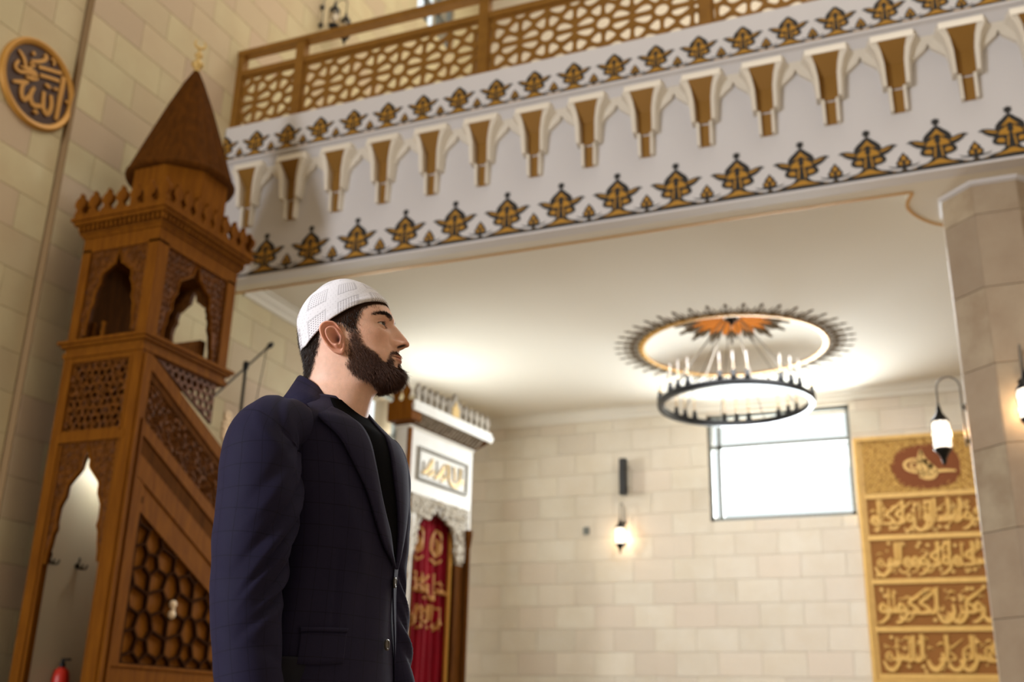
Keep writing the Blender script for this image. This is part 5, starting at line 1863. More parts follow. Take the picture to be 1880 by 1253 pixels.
# arms and hands belong to the same body: wrist, palm, four unequal fingers and a thumb from the side of the palm
def limb(path, n=12):
    pts = np.array([p[:3] for p in path], float)
    rad = [p[3] for p in path]
    mb = MB().tube([tuple(p) for p in pts], rad, n)
    return mb
hand_wrist = {1: np.array((-.0812, .225, .7664)), -1: np.array((.190, -.12, .7676))}
for sg in (1, -1):
    w0 = hand_wrist[sg]
    el = np.array((-.1386, .196, 1.0758)) if sg > 0 else np.array((.115, -.16, 1.1279))
    d = (w0 - el); d /= np.linalg.norm(d)
    fwd = np.array((1.0, 0, 0)); fwd = fwd - d * fwd.dot(d); fwd /= np.linalg.norm(fwd)
    lat = np.cross(d, fwd) * 1.0                                       # palm normal, towards the thigh
    if (lat[1] > 0) == (sg > 0): lat = -lat
    # arm from the shoulder, palm, then fingers that grow out of the palm
    sh = np.array((-.1100, .150, 1.395)) if sg > 0 else np.array((.085, -.135, 1.395))
    up_ = [(sh, .040, .040), (sh * .5 + el * .5, .044, .044), (el, .037, .037), (el * .6 + w0 * .4, .036, .036)]
    ell = [(-.06, .029, .024), (-.02, .028, .022), (.0, .029, .021), (.03, .038, .018), (.06, .043, .016), (.085, .042, .014), (.098, .036, .010)]
    vs = []
    for cpt, r1, r2 in up_ + [(w0 + d * a + lat * (.006 * a / .1), r1, r2) for a, r1, r2 in ell]:
        for k in range(16):
            an = 2 * PI * k / 16
            vs.append(BW(cpt + fwd * r1 * math.cos(an) + lat * r2 * math.sin(an)))
    V = np.array(vs)
    nring = len(up_) + len(ell)
    skin_c = np.array(rgb(226, 180, 156)[:3])
    def push(V, F, root, Vt, offt):
        global off
        verts.append(V)
        cols.append(np.tile(skin_c, (len(V), 1)))
        faces.append([tuple(int(i) + off for i in f) for f in F])
        faces.append(web(V, root, off, Vt, offt))
        off += len(V)
    palm_off = off
    push(V, quads(nring, 16).tolist() + [list(range((nring - 1) * 16, nring * 16))], list(range(16)), verts[0], 0)
    palm = V
    for (o_, ln, r_, cu_) in ((.030, .072, .0088, .35), (.010, .080, .0092, .42), (-.010, .074, .0088, .5), (-.029, .058, .0076, .58)):
        pts = [w0 + d * .085 + fwd * o_]
        for seg, fr_ in enumerate((.46, .30, .24)):
            a = cu_ * (seg * .5 + .25)
            dd = d * math.cos(a) + lat * math.sin(a)
            pts.append(pts[-1] + dd * ln * fr_ * .5)
            pts.append(pts[-1] + dd * ln * fr_ * .5)
        mbh = MB().tube([tuple(BW(q)) for q in pts], [r_ * x for x in (1, .98, 1.02, .92, .95, .85, .55)], 10)
        push(np.array(mbh.v), mbh.f[:-2] + mbh.f[-1:], list(range(10)), palm, palm_off)
    p = w0 + d * .022 + fwd * .028 + lat * .004
    pts = [p, p + d * .02 + fwd * .018 + lat * .006, p + d * .042 + fwd * .024 + lat * .014, p + d * .064 + fwd * .022 + lat * .02, p + d * .078 + fwd * .018 + lat * .022]
    mbh = MB().tube([tuple(BW(q)) for q in pts], [.016, .0135, .0115, .0105, .006], 10)
    push(np.array(mbh.v), mbh.f[:-2] + mbh.f[-1:], list(range(10)), palm, palm_off)
V = np.concatenate(verts)
Cc = np.concatenate(cols)
bme = bpy.data.meshes.new('body')
bme.from_pydata(V.tolist(), [], [f for g_ in faces for f in g_])
ca = bme.color_attributes.new('Col', 'FLOAT_COLOR', 'POINT')
ca.data.foreach_set('color', np.concatenate([Cc, np.ones((len(Cc), 1))], 1).ravel())
import bmesh
b_ = bmesh.new()
b_.from_mesh(bme)
bmesh.ops.recalc_face_normals(b_, faces=b_.faces)
b_.to_mesh(bme)
b_.free()
bme.polygons.foreach_set('use_smooth', [True] * len(bme.polygons))
bme.materials.append(M('skin'))
body = bpy.data.objects.new('body', bme)
COL.objects.link(body)
put(body, man)

# eyeballs
for sg in (1, -1):
    c0 = HW(EYE[0], sg * EYE[1], EYE[2])
    gaze = HF * .93 + HU * .16 + HS * (.24 * sg + .06)
    gaze /= np.linalg.norm(gaze)
    q = Vector(gaze).to_track_quat('Z', 'Y').to_matrix()
    def sph(r, a0, a1, n=12, m=20, lift=0):
        mb = MB()
        vs = []
        for i in range(n + 1):
            a = a0 + (a1 - a0) * i / n
            for j in range(m):
                b = 2 * PI * j / m
                vs.append(tuple(Vector(c0) + q @ Vector((r * math.sin(a) * math.cos(b), r * math.sin(a) * math.sin(b), r * math.cos(a)))))
        return mb.add(vs, [tuple(x) for x in quads(n + 1, m).tolist()])
    eb = sph(RE, .02, PI - .02).obj('eye', 'eye_white', man, smooth=True)
    sph(RE + .0003, .01, .58, 6).obj('iris', 'iris_brown', eb, smooth=True)
    sph(RE + .0005, .005, .24, 3).obj('pupil', 'black_paint', eb, smooth=True)

# ------------------------------------------------------------------ hair, beard and brows: fine tapered strands over a close shell
rng = np.random.default_rng(5)
HN = np.zeros_like(HEAD)
du = np.roll(HEAD, -1, 1) - np.roll(HEAD, 1, 1)
dv = np.gradient(HEAD, axis=0)
HN = np.cross(du, dv)
HN /= np.linalg.norm(HN, axis=2, keepdims=True) + 1e-12
ctr = HW(.01, 0, .0)
sgn = np.sign(((HEAD - ctr) * HN).sum(2)).mean()
HN = HN * (1 if sgn > 0 else -1)
cell = np.linalg.norm(np.cross(du, dv), axis=2) + 1e-12
def strands(name, mask, n, length, flow, lay, jit, rad, material, parent, curl=.3, shell=0.0, seed=1, smask=None):
    """length(f, s, h), flow(f, s, h) in head axes; lay = how flat the hair lies"""
    rg = np.random.default_rng(seed)
    mk = (mask.reshape(NR, NP_) > .12) & (np.arange(NR)[:, None] < NR - 3)
    wts = (cell * mk * np.clip(mask.reshape(NR, NP_), 0, 1) ** 1.8).ravel()
    idx = rg.choice(len(wts), n, p=wts / wts.sum())
    ii, jj = np.unravel_index(idx, mk.shape)
    a, b = rg.random(n)[:, None], rg.random(n)[:, None]
    j2, i2 = (jj + 1) % NP_, np.minimum(ii + 1, NR - 1)
    root = HEAD[ii, jj] * (1 - a) * (1 - b) + HEAD[ii, j2] * a * (1 - b) + HEAD[i2, jj] * (1 - a) * b + HEAD[i2, j2] * a * b
    f, s, h = F_[ii, jj], S_[ii, jj], H_[ii, jj]
    nrm = HN[ii, jj]
    L = length(f, s, h) * rg.uniform(.65, 1.15, n)
    fl = flow(f, s, h)
    D = fl[0][:, None] * HF + fl[1][:, None] * HS + fl[2][:, None] * HU
    D = D + rg.normal(0, jit, (n, 3))
    D /= np.linalg.norm(D, axis=1, keepdims=True)
    K = 4
    P_ = [root - nrm * .0006]
    cur_ = nrm * (1 - lay) + D * lay
    bend = rg.normal(0, curl, (n, 3))
    for k in range(K):
        t = k / (K - 1)
        dr = nrm * (1 - lay) * (1 - t * .7) + D * (lay + .25 * t) + bend * (t - .3)
        dr /= np.linalg.norm(dr, axis=1, keepdims=True)
        P_.append(P_[-1] + dr * (L / K)[:, None])
    P_ = np.stack(P_, 1)                                                # n, K+1, 3
    t_ = P_[:, -1] - P_[:, 0]
    t_ /= np.linalg.norm(t_, axis=1, keepdims=True) + 1e-9
    u_ = np.cross(t_, rg.normal(0, 1, (n, 3)))
    u_ /= np.linalg.norm(u_, axis=1, keepdims=True) + 1e-9
    v_ = np.cross(t_, u_)
    rads = rad * np.array([1, 1, .85, .6, .12])
    vv = []
    for k in range(3):
        an = 2 * PI * k / 3
        vv.append(P_ + (u_ * math.cos(an) + v_ * math.sin(an))[:, None, :] * rads[None, :, None])
    vv = np.stack(vv, 2).reshape(-1, 3)                                 # n*(K+1)*3
    st_ = np.arange(n)[:, None, None, None] * (K + 1) * 3
    kk = np.arange(K)[None, :, None, None] * 3
    cc_ = np.array([[0, 1, 4, 3], [1, 2, 5, 4], [2, 0, 3, 5]])[None, None]
    qf = (st_ + kk + cc_).reshape(-1, 4)
    vs, fs = vv, qf
    if shell > 0:
        sm_ = mask.ravel() * (mask.ravel() > .8) if smask is None else smask.ravel()
        sv = (HEAD + HN * (np.clip(length(F_, S_, H_), 0, 1) * shell * (np.clip(sm_, 0, 1).reshape(NR, NP_) * 1.05 - .05))[..., None]).reshape(-1, 3)
        qd = quads(NR, NP_)
        keep_ = (sm_ > .05)[qd].all(1)
        nshell = int(keep_.sum())
        fs = np.concatenate([qf, qd[keep_] + len(vs)])
        vs = np.concatenate([vs, sv])
    me = bpy.data.meshes.new(name)
    me.vertices.add(len(vs))
    me.vertices.foreach_set('co', vs.ravel())
    me.loops.add(len(fs) * 4)
    me.loops.foreach_set('vertex_index', fs.ravel().astype(np.int32))
    me.polygons.add(len(fs))
    me.polygons.foreach_set('loop_start', np.arange(0, len(fs) * 4, 4, dtype=np.int32))
    me.update(calc_edges=True)
    me.polygons.foreach_set('use_smooth', [True] * len(me.polygons))
    me.materials.append(M(material))
    if shell > 0:
        me.materials.append(M('hair_under'))
        mi = np.zeros(len(me.polygons), np.int32)
        mi[len(mi) - nshell:] = 1
        me.polygons.foreach_set('material_index', mi)
        b_ = bmesh.new()
        b_.from_mesh(me)
        bmesh.ops.delete(b_, geom=[v for v in b_.verts if not v.link_faces], context='VERTS')
        b_.to_mesh(me)
        b_.free()
    o = bpy.data.objects.new(name, me)
    COL.objects.link(o)
    put(o, parent)
    o['kind'] = 'stuff'
    return o
z0_ = lambda f: np.zeros_like(f)
def beard_len(f, s, h):
    side = np.interp(-h, [.015, .03, .06, .09, .12, .14], [.004, .006, .0085, .011, .014, .014])
    chin = np.clip((f - .085) / .03, 0, 1) * np.clip((-.078 - h) / .016, 0, 1)
    must = np.clip((f - .108) / .008, 0, 1) * np.clip((h + .082) / .012, 0, 1)
    return side * (1 - chin) * (1 - must) + .027 * chin + .0055 * must * (1 - chin)
def beard_flow(f, s, h):
    chin = np.clip((f - .08) / .04, 0, 1)
    must = np.clip((f - .112) / .008, 0, 1) * np.clip((h + .075) / .012, 0, 1)
    return (.25 + .20 * chin, np.sign(s) * .5 * must, -1 + .15 * chin)
beard_w = beard_s * np.interp(f_, [.03, .06, .09], [.8, .85, 1.0]) * np.where((h_ > -.078) & (f_ > .100), np.where(h_ > -.0645, 1.15, .55), 1.0)
chin_s = beard_s * np.clip((f_ - .060) / .035, 0, 1) * np.clip((-.084 - h_) / .014, 0, 1)
strands('beard', beard_w, 15000, beard_len, beard_flow, .58, .22, .00027, 'beard_brown', man, .22, .34, 3, smask=chin_s)
hair_top = hair_s
strands('hair', hair_top, 15000, lambda f, s, h: np.interp(f, [-.09, -.04, .03, .06, .11], [.013, .012, .010, .009, .007]) + z0_(f),
        lambda f, s, h: (np.where(f > .02, .1, -.35), z0_(f), np.where(f > .02, -1.0, -.95)), .80, .12, .00034, 'hair_dark', man, .10, .12, 4)
bx0 = np.interp(A_, [.010, .02, .035, .05, .056], [.0195, .0215, .0255, .0225, .018])
brow_m = ((np.abs(H_ - bx0) < np.interp(A_, [.008, .012, .03, .052, .058], [.001, .0050, .0050, .0028, .0008])) & (A_ > .009) & (A_ < .058) & (c > .2)).ravel()
strands('eyebrows', soft(brow_m, 3), 1700, lambda f, s, h: .0075 + z0_(f), lambda f, s, h: (-.25 + z0_(f), np.sign(s) * 1.0, .28 + z0_(f)), .80, .16, .00024, 'hair_dark', man, .12, 0, 6)
lash_m = (inlid & (np.abs(x_) < .95) & (np.abs(hr - up - .0006) < .0007)).ravel()
if lash_m.sum() > 8:
    strands('eyelashes', lash_m.astype(float), 160, lambda f, s, h: .007 + z0_(f), lambda f, s, h: (1 + z0_(f), np.sign(s) * .25, .25 + z0_(f)), .9, .15, .00016, 'hair_dark', man, .1, 0, 7)

# ------------------------------------------------------------------ white knitted cap
def knit_mat():
    m = bpy.data.materials.new('white_knit')
    m.use_nodes = True
    nt = m.node_tree
    p = nt.nodes['Principled BSDF']
    uv = nt.nodes.new('ShaderNodeUVMap')
    sx = nt.nodes.new('ShaderNodeSeparateXYZ')
    nt.links.new(uv.outputs[0], sx.inputs[0])
    def mth(op, a, b=None):
        n = nt.nodes.new('ShaderNodeMath')
        n.operation = op
        for i, v in enumerate((a, b)):
            if v is None: continue
            if hasattr(v, 'is_output'): nt.links.new(v, n.inputs[i])
            else: n.inputs[i].default_value = v
        return n.outputs[0]
    U, V_ = sx.outputs[0], sx.outputs[1]
    def saw(x, per):
        return mth('ABSOLUTE', mth('SUBTRACT', mth('FRACT', mth('DIVIDE', x, per)), .5))
    # upright squares with a grid of eyelets, alternating with chevrons
    su, sv = saw(U, 2.0), saw(V_, 2.0)
    dia = mth('MAXIMUM', su, sv)
    insq = mth('LESS_THAN', dia, .27)
    edge = mth('LESS_THAN', mth('ABSOLUTE', mth('SUBTRACT', dia, .30)), .022)
    dots = mth('ADD', mth('POWER', mth('MULTIPLY', saw(U, .16), 2.2), 2.0), mth('POWER', mth('MULTIPLY', saw(V_, .16), 2.2), 2.0))
    hole = mth('LESS_THAN', dots, .22)
    rows_ = mth('LESS_THAN', saw(mth('ADD', U, V_), .22), .10)
    out = mth('SUBTRACT', 1.0, insq)
    h1 = mth('MULTIPLY', hole, insq)
    h2 = mth('MULTIPLY', mth('MULTIPLY', hole, rows_), out)
    depth = mth('MAXIMUM', mth('MULTIPLY', h1, 1.0), mth('MULTIPLY', h2, .55))
    depth = mth('SUBTRACT', depth, mth('MULTIPLY', edge, .9))
    kn = mth('MULTIPLY', saw(V_, .05), .25)
    hgt = mth('SUBTRACT', kn, depth)
    mx = nt.nodes.new('ShaderNodeMix')
    mx.data_type = 'RGBA'
    nt.links.new(mth('MAXIMUM', mth('MULTIPLY', depth, .9), mth('MULTIPLY', edge, .3)), mx.inputs[0])
    mx.inputs[6].default_value = rgb(232, 230, 236)
    mx.inputs[7].default_value = rgb(112, 104, 116)
    nt.links.new(mx.outputs[2], p.inputs['Base Color'])
    p.inputs['Roughness'].default_value = .9
    p.inputs['Specular IOR Level'].default_value = .15
    b = nt.nodes.new('ShaderNodeBump')
    b.inputs['Strength'].default_value = .9
    b.inputs['Distance'].default_value = .002
    nt.links.new(hgt, b.inputs['Height'])
    nt.links.new(b.outputs[0], p.inputs['Normal'])
    MATS['white_knit'] = m
knit_mat()
CC = (.010, .030)
sag = np.array([(.1010, .0520), (.1078, .0599), (.0985, .0745), (.0913, .0815), (.0757, .0975), (.0483, .1140), (.0185, .1230), (-.0159, .1188), (-.0481, .0975), (-.0758, .0700), (-.0885, .0453), (-.0920, .0343), (-.0905, .0100), (-.0885, -.0042), (-.0835, -.0293), (-.0800, -.0500), (-.0780, -.07)])
sal = np.arctan2(sag[:, 1] - CC[1], sag[:, 0] - CC[0])
sal = np.where(sal < -PI / 2, sal + 2 * PI, sal)
sr = np.hypot(sag[:, 0] - CC[0], sag[:, 1] - CC[1])
o_ = np.argsort(sal)
sal, sr = sal[o_], sr[o_]
def cap_r(df, ds, dh):
    al = math.atan2(dh, df)
    if al < -PI / 2: al += 2 * PI
    R = float(np.interp(al, sal, sr))
    cb = math.hypot(df, dh)
    n = 2.15
    return 1 / ((cb / R) ** n + (abs(ds) / .0835) ** n) ** (1 / n)
def cap_edge(f):
    return float(np.interp(f, [-.095, -.08, -.0622, -.0253, -.0026, .0181, .0388, .0699, .0969, .108, .12], [-.044, -.040, -.0405, -.0130, .0045, .0160, .0275, .0440, .0535, .0560, .058]))
NA, NM = 180, 60
G, UVc = [], []
meridians = []
for j in range(NA):
    a = 2 * PI * j / NA
    def pt(el, a=a):
        d = np.array((math.cos(el) * math.cos(a), math.cos(el) * math.sin(a), math.sin(el)))
        r = cap_r(*d)
        return CC[0] + d[0] * r, d[1] * r, CC[1] + d[2] * r
    lo_, hi_ = -1.25, PI / 2
    for _ in range(30):
        mid = (lo_ + hi_) / 2
        p = pt(mid)
        if p[2] > cap_edge(p[0]): hi_ = mid
        else: lo_ = mid
    meridians.append((pt, hi_))
for i in range(NM + 4):
    rowp, rowu = [], []
    for j in range(NA):
        pt, e0 = meridians[j]
        k = max(0, i - 3) / NM
        el = e0 + (PI / 2 - .002 - e0) * k
        p = np.array(pt(el))
        out_ = p - np.array((CC[0], 0, CC[1]))
        ln = np.linalg.norm(out_)
        if i < 3:
            p = p - out_ / ln * (.0040, .0022, .0004)[i]
            p[2] -= (-.004, -.0008, -.0002)[i] if i == 0 else 0
        # gentle ease of the fabric
        p = p + out_ / ln * (.0007 * math.sin(5 * j * 2 * PI / NA + 3 * k) * (1 - k) + (.0008 if 4 <= i <= 8 else 0))
        rowp.append(HW(p[0], p[1], p[2]))
        rowu.append((j / NA * 15.0, k * 6.2 * (1.0) + .5))
    G.append(rowp)
    UVc.append(rowu)
cap = grid_obj('knitted_cap', G, 'white_knit', man, UVc)

# ------------------------------------------------------------------ jacket
TB = math.radians(30)
TRR = np.array([(.74, -.005, .142, .205), (.80, -.005, .140, .202), (.92, -.005, .134, .194), (1.00, -.003, .130, .186), (1.10, .0, .124, .176), (1.18, .002, .126, .180), (1.28, -.003, .132, .194),
                (1.36, -.012, .132, .200), (1.41, -.022, .124, .196), (1.430, -.030, .113, .180), (1.449, -.036, .101, .154), (1.468, -.040, .089, .118), (1.487, -.042, .079, .090), (1.512, -.040, .066, .070)])
_rows = cr_rows(TRR, 160)
def tor(phi, z, off=0.0):
    cf, d, w = [np.interp(z, _rows[:, 0], _rows[:, k]) for k in (1, 2, 3)]
    e = 2 / 2.35
    c_, s_ = math.cos(phi), math.sin(phi)
    f = cf + (d + off) * math.copysign(abs(c_) ** e, c_)
    q = (w + off) * math.copysign(abs(s_) ** e, s_)
    return np.array((f * math.cos(TB) - q * math.sin(TB), f * math.sin(TB) + q * math.cos(TB), z))
R_ = math.radians
def jk(phi, z):
    """cloth relief: chest drape, waist pull, skirt flare"""
    d = .0025 * math.sin(9 * phi + 14 * z) * math.exp(-((z - 1.08) / .10) ** 2)
    d += .004 * math.exp(-((math.degrees(phi) - 30 - (z - 1.2) * 160) / 9) ** 2) * math.exp(-((z - 1.22) / .09) ** 2)
    d -= .003 * math.exp(-((math.degrees(phi) - 42) / 2.0) ** 2) * (1 if .98 < z < 1.16 else 0)
    return d
nz, npj = 90, 140
zs = np.linspace(.745, 1.488, nz)
G = [[BW(tor(2 * PI * j / npj, z, jk(2 * PI * j / npj if j < npj / 2 else 2 * PI * j / npj - 2 * PI, z))) for j in range(npj)] for z in zs]
UVj = [[(2 * PI * j / npj * .17, z) for j in range(npj)] for z in zs]
jacket = grid_obj('jacket', G, 'suit_navy', man, UVj)

def strip(name, L0, L1, m, parent, off0, off1, th=.003, n=40, nw=8, surf=tor, puff=0.0):
    """a band between two curves given as (degrees, z) on the torso, with its own thickness"""
    A = smooth_line(L0, 8)
    B = smooth_line(L1, 8)
    def samp(P_, t):
        u = t * (len(P_) - 1)
        i = min(int(u), len(P_) - 2)
        return [P_[i][k] + (P_[i + 1][k] - P_[i][k]) * (u - i) for k in range(2)]
    G, U = [], []
    for i in range(n + 1):
        t = i / n
        a, b = samp(A, t), samp(B, t)
        top, bot, ut = [], [], []
        for j in range(nw + 1):
            k = j / nw
            ph, z = a[0] + (b[0] - a[0]) * k, a[1] + (b[1] - a[1]) * k
            o_ = off0 + (off1 - off0) * k + puff * math.sin(PI * k)
            top.append(BW(surf(R_(ph), z, o_)))
            bot.append(BW(surf(R_(ph), z, o_ - th)))
            ut.append((R_(ph) * .17, z))
        G.append(top + bot[::-1])
        U.append(ut + ut[::-1])
    return grid_obj(name, G, m, parent, U)
# black shirt in the opening and its collar stand
strip('shirt', [(46, 1.480), (38, 1.45), (28, 1.40), (18, 1.32), (4, 1.24), (-12, 1.15)], [(-50, 1.480), (-44, 1.45), (-36, 1.40), (-32, 1.32), (-28, 1.24), (-20, 1.15)], 'shirt_black', man, .002, .002, .004, 50, 16)
# lapels: inner roll line -> outer edge
strip('lapel', [(42, 1.447), (31, 1.440), (22, 1.425), (16, 1.395), (13, 1.34), (8, 1.28), (0, 1.225), (-7, 1.175), (-12, 1.145)],
      [(51, 1.424), (57, 1.415), (55, 1.402), (43, 1.372), (33, 1.325), (22, 1.275), (13, 1.225), (1, 1.175), (-11, 1.145)], 'suit_navy', jacket, .006, .0085, .004, 60, 10, puff=.0025)
strip('lapel', [(-18, 1.50), (-10, 1.466), (-6, 1.43), (-3, 1.40), (-3, 1.34), (-7, 1.28), (-12, 1.225), (-14, 1.175), (-13, 1.145)],
      [(-56, 1.462), (-52, 1.445), (-44, 1.425), (-36, 1.372), (-33, 1.325), (-30, 1.275), (-26, 1.225), (-20, 1.175), (-15, 1.145)], 'suit_navy', jacket, .006, .0085, .004, 60, 10, puff=.0025)
# front edge and hem panel of the overlapping side
strip('front_edge', [(-12, 1.15), (-16, 1.08), (-21, 1.0), (-26, .90), (-32, .76)], [(-15, 1.15), (-20, 1.08), (-25, 1.0), (-30, .90), (-38, .76)], 'suit_navy', jacket, .005, .003, .003, 40, 4)
# collar: standing fold from the near notch round the nape to the far notch
def collar_curve(k):
    """k 0..1 from near front round the back to the far front: (inner top, fold top, outer bottom)"""
    return None
NB = 60
near = [BW(tor(R_(40), 1.468, .007)), BW(tor(R_(54), 1.440, .012)), BW(tor(R_(53.5), 1.432, .011))]
G = []
cen_f, cen_q = -.042, 0.0
for i in range(NB + 1):
    k = i / NB
    a = R_(43 + (317 - 43) * k)
    ao = R_(54 + (306 - 54) * k)
    back = .5 - .5 * math.cos(2 * PI * k)                      # 1 at the nape
    rn_d, rn_w = .064 - .006 * back, .060
    zt = 1.466 + .087 * back ** .30
    fold_out = .0065
    zo = 1.4345 + .064 * back ** .6
    def el(rd, rw, z, a_=None):
        a_ = a if a_ is None else a_
        cc_, ss_ = math.cos(a_), math.sin(a_)
        f = cen_f + .012 * back ** .5 + rd * cc_
        q = rw * ss_
        return BW(np.array((f * math.cos(TB) - q * math.sin(TB), f * math.sin(TB) + q * math.cos(TB), z)))
    # widths follow the torso lower down
    lowd = np.interp(zo, _rows[:, 0], _rows[:, 2])
    loww = np.interp(zo, _rows[:, 0], _rows[:, 3])
    G.append([el(rn_d + .004, rn_w + .004, zt - .028), el(rn_d + .002, rn_w + .002, zt - .004), el(rn_d + .004, rn_w + .004, zt), el(rn_d + .008, rn_w + .008, zt - .003),
              el(rn_d * .55 + lowd * .45 + .010, rn_w * .55 + loww * .45 + .010, (zt + zo) / 2 + .002), el(lowd + .0125, loww + .0125, zo, ao), el(lowd + .006, loww + .006, zo - .001, ao),
              el(rn_d * .55 + lowd * .45 + .005, rn_w * .55 + loww * .45 + .005, (zt + zo) / 2 - .004)])
UVk = [[(i * .008, j * .012) for j in range(8)] for i in range(NB + 1)]
grid_obj('collar', G, 'suit_navy', jacket, UVk)
# shirt collar band round the neck
G = []
for i in range(81):
    a = 2 * PI * i / 80
    front_ = .5 + .5 * math.cos(a)
    zt = 1.528 - .085 * front_ ** 1.3
    def el2(g_, z):
        f = -.040 + .014 * front_ + (.058 + min(g_, .007) + .012 * front_) * math.cos(a)
        q = (.0575 + min(g_, .005)) * math.sin(a)
        return BW(np.array((f * math.cos(R_(20)) - q * math.sin(R_(20)), f * math.sin(R_(20)) + q * math.cos(R_(20)), z)))
    G.append([el2(.002, zt - .05), el2(.000, zt - .004), el2(.002, zt), el2(.005, zt - .004), el2(.016, zt - .034), el2(.012, zt - .05)])
grid_obj('shirt_collar', G, 'shirt_black', man)

# sleeves
def sleeve(name, path, sg, folds, seed):
    T = cr_rows(np.array(path), 110)
    pts, rad = T[:, :3], T[:, 3]
    tan = np.gradient(pts, axis=0)
    tan /= np.linalg.norm(tan, axis=1, keepdims=True)
    ref = np.array((1.0, 0, 0))
    G, U = [], []
    ln = np.concatenate([[0], np.cumsum(np.linalg.norm(np.diff(pts, axis=0), axis=1))])
    nj = 72
    for i in range(len(pts)):
        t = tan[i]
        x = ref - t * ref.dot(t)
        x /= np.linalg.norm(x)
        y = np.cross(t, x)
        if y[1] < 0: y = -y
        row, ru = [], []
        for j in range(nj):
            a = 2 * PI * j / nj - PI
            r = rad[i]
            for (z0, a0, slope, wd, pw, am) in folds:          # diagonal creases
                da = (a - R_(a0) + PI) % (2 * PI) - PI
                x0 = pts[i][2] - z0 - slope * da
                r += am * math.exp(-(x0 / wd) ** 2) * math.exp(-(da / R_(pw)) ** 2)
            r += .0012 * math.sin(23 * ln[i] * 3 + 2 * a + seed) * math.sin(a + 3 * ln[i] * 5)
            row.append(BW(pts[i] + x * r * math.cos(a) * .97 + y * r * math.sin(a) * 1.02))
            ru.append((a * .072, ln[i]))
        G.append(row)
        U.append(ru)
    return grid_obj(name, G, 'suit_navy', jacket, U)
# angle 0 = towards his front, 90 = towards the viewer's side for the near sleeve
near_folds = [(1.215, 40, -.10, .012, 45, -.010), (1.185, 35, -.11, .013, 45, .009), (1.165, 30, -.10, .010, 40, -.011), (1.135, 35, -.09, .012, 50, .008),
              (1.095, 25, -.08, .011, 50, -.010), (1.068, 30, -.06, .011, 50, .008), (1.045, 30, -.05, .010, 50, -.009), (1.015, 40, -.04, .011, 45, .005),
              (1.29, 55, -.09, .014, 35, -.005), (1.26, 50, -.10, .013, 40, .004), (1.385, 90, .05, .010, 60, -.004), (1.355, 100, .06, .012, 60, .003), (.96, 60, .03, .012, 60, -.004), (1.33, 10, -.12, .016, 30, -.008)]
near_path = [(-.0900, .130, 1.402, .048), (-.0990, .153, 1.3900, .061), (-.1235, .174, 1.3730, .0695), (-.1390, .185, 1.3420, .0755), (-.1360, .192, 1.2877, .0795), (-.1344, .196, 1.225, .0795), (-.1379, .198, 1.1541, .0745), (-.1386, .198, 1.0758, .0675), (-.1333, .202, 1.0087, .064), (-.1174, .208, .9133, .060), (-.0996, .216, .8355, .056), (-.0850, .222, .782, .051)]
sl = sleeve('sleeve', near_path, 1, near_folds, 1.0)
far_path = [(.0865, -.12, 1.4286, .05), (.0993, -.145, 1.3895, .066), (.1063, -.160, 1.3069, .070), (.1082, -.162, 1.2106, .069), (.1124, -.158, 1.1279, .063), (.1239, -.148, 1.0472, .0585), (.1461, -.140, .933, .056), (.172, -.13, .84, .051), (.186, -.122, .785, .047)]
sleeve('sleeve', far_path, -1, [(1.10, 10, .08, .012, 60, -.008), (1.06, 0, .07, .012, 60, .007), (1.02, 10, .06, .012, 60, -.008), (.985, 0, .05, .012, 60, .006), (.95, 0, .05, .012, 60, -.006)], 2.0)
for sg, pth in ((1, near_path), (-1, far_path)):
    c = np.array(pth[-1][:3])
    dn = (np.array(pth[-1][:3]) - np.array(pth[-3][:3])); dn /= np.linalg.norm(dn)
    for k in range(3):
        q = c - dn * (.02 + .02 * k) + np.array((-.048, .018 * sg, 0))
        MB().lathe([(.0065, -.003), (.0065, .003)], tuple(BW(q)), 12, axis='x').obj('cuff_button', 'button_horn', jacket)

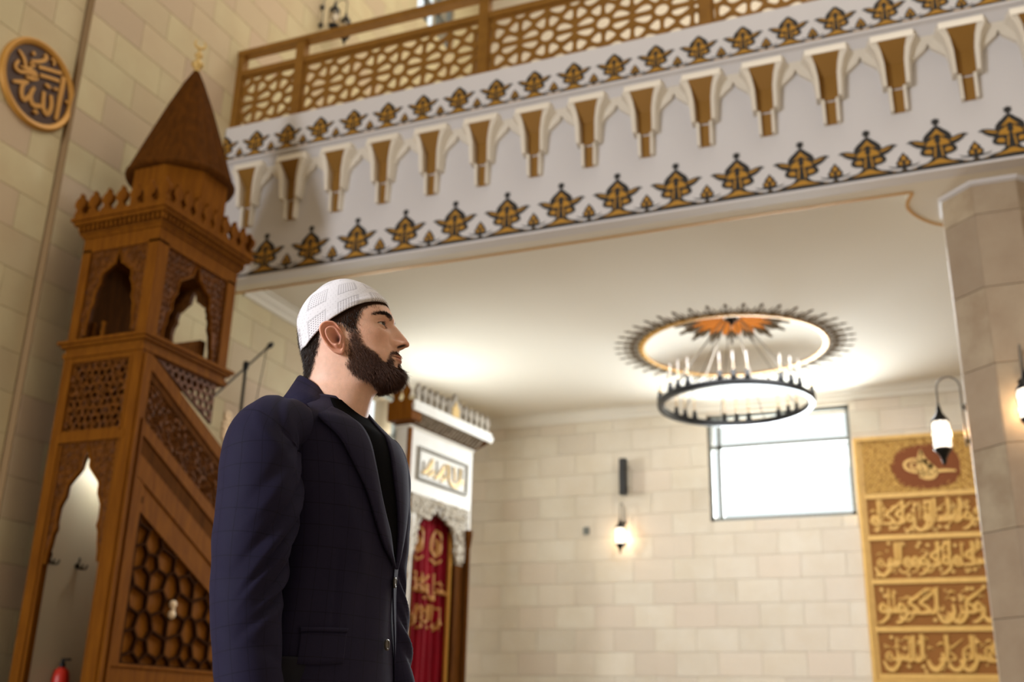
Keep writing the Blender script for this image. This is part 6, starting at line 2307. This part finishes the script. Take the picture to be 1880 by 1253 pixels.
# pocket flap, breast welt, buttons
strip('pocket_flap', [(66, 1.004), (48, 1.006), (30, 1.008)], [(66, .947), (48, .948), (31, .953)], 'suit_navy', jacket, .0025, .0045, .003, 24, 6)
strip('pocket_welt', [(67, 1.012), (48, 1.014), (29.5, 1.016)], [(67, 1.004), (48, 1.006), (29.5, 1.008)], 'suit_navy', jacket, .004, .004, .004, 24, 2)
strip('breast_pocket', [(-34, 1.315), (-46, 1.318), (-60, 1.325)], [(-34, 1.292), (-46, 1.295), (-60, 1.30)], 'suit_navy', jacket, .005, .005, .004, 16, 3)
def button(ph, z):
    p = tor(R_(ph), z, .009)
    n_ = tor(R_(ph), z, .02) - p
    n_ /= np.linalg.norm(n_)
    q = Vector(Pr * n_[0] + Pt * n_[1] + Pz * n_[2]).to_track_quat('Z', 'Y').to_matrix()
    base = Vector(BW(p))
    prof = [(.0105, -.002), (.0112, 0), (.0105, .0022), (.0080, .0026), (.0072, .0014), (.002, .0012), (1e-6, .0012)]
    mb = MB().lathe(prof, (0, 0, 0), 20)
    mb.v = [tuple(base + q @ Vector(v)) for v in mb.v]
    mb.obj('button', 'button_horn', jacket, smooth=True)
button(-12, 1.118)
button(-4, .995)

# ------------------------------------------------------------------ trousers and shoes
for sg in (1, -1):
    hip = np.array((-.02 - .10 * sg * math.sin(TB), .10 * sg * math.cos(TB), .90))
    knee = hip + np.array((.02, 0, -.42))
    ank = hip + np.array((-.01, .01 * sg, -.79))
    T = cr_rows(np.array([(*(hip + np.array((.0, 0, .06))), .105), (*hip, .105), (*(hip * .5 + knee * .5), .090), (*knee, .072), (*(knee * .5 + ank * .5), .064), (*ank, .056), (*(ank + np.array((0.005, 0, -.055))), .058)]), 40)
    mb = MB().tube([tuple(BW(p[:3])) for p in T], [float(p[3]) for p in T], 24)
    mb.obj('trousers', 'trouser_cloth', man, smooth=True)
    vs = []
    base = ank.copy()
    fw = np.array((math.cos(TB), math.sin(TB), 0))
    sd = np.array((-math.sin(TB), math.cos(TB), 0))
    secs = [(-.085, .026, .05), (-.07, .036, .085), (-.03, .038, .10), (.02, .040, .085), (.08, .046, .062), (.13, .048, .05), (.17, .040, .04), (.195, .018, .026)]
    for a, w_, ht in secs:
        for k in range(14):
            an = 2 * PI * k / 14
            p = np.array((base[0], base[1], 0)) + fw * a + sd * w_ * math.cos(an)
            zz = ht * (.5 + .5 * math.sin(an))
            vs.append(BW(np.array((p[0], p[1], max(zz, 0.0) + .001))))
    MB().add(vs, [tuple(q) for q in quads(len(secs), 14).tolist()] + [tuple(range(14))[::-1], tuple(range(98, 112))]).obj('shoe', 'shoe_leather', man, smooth=True)
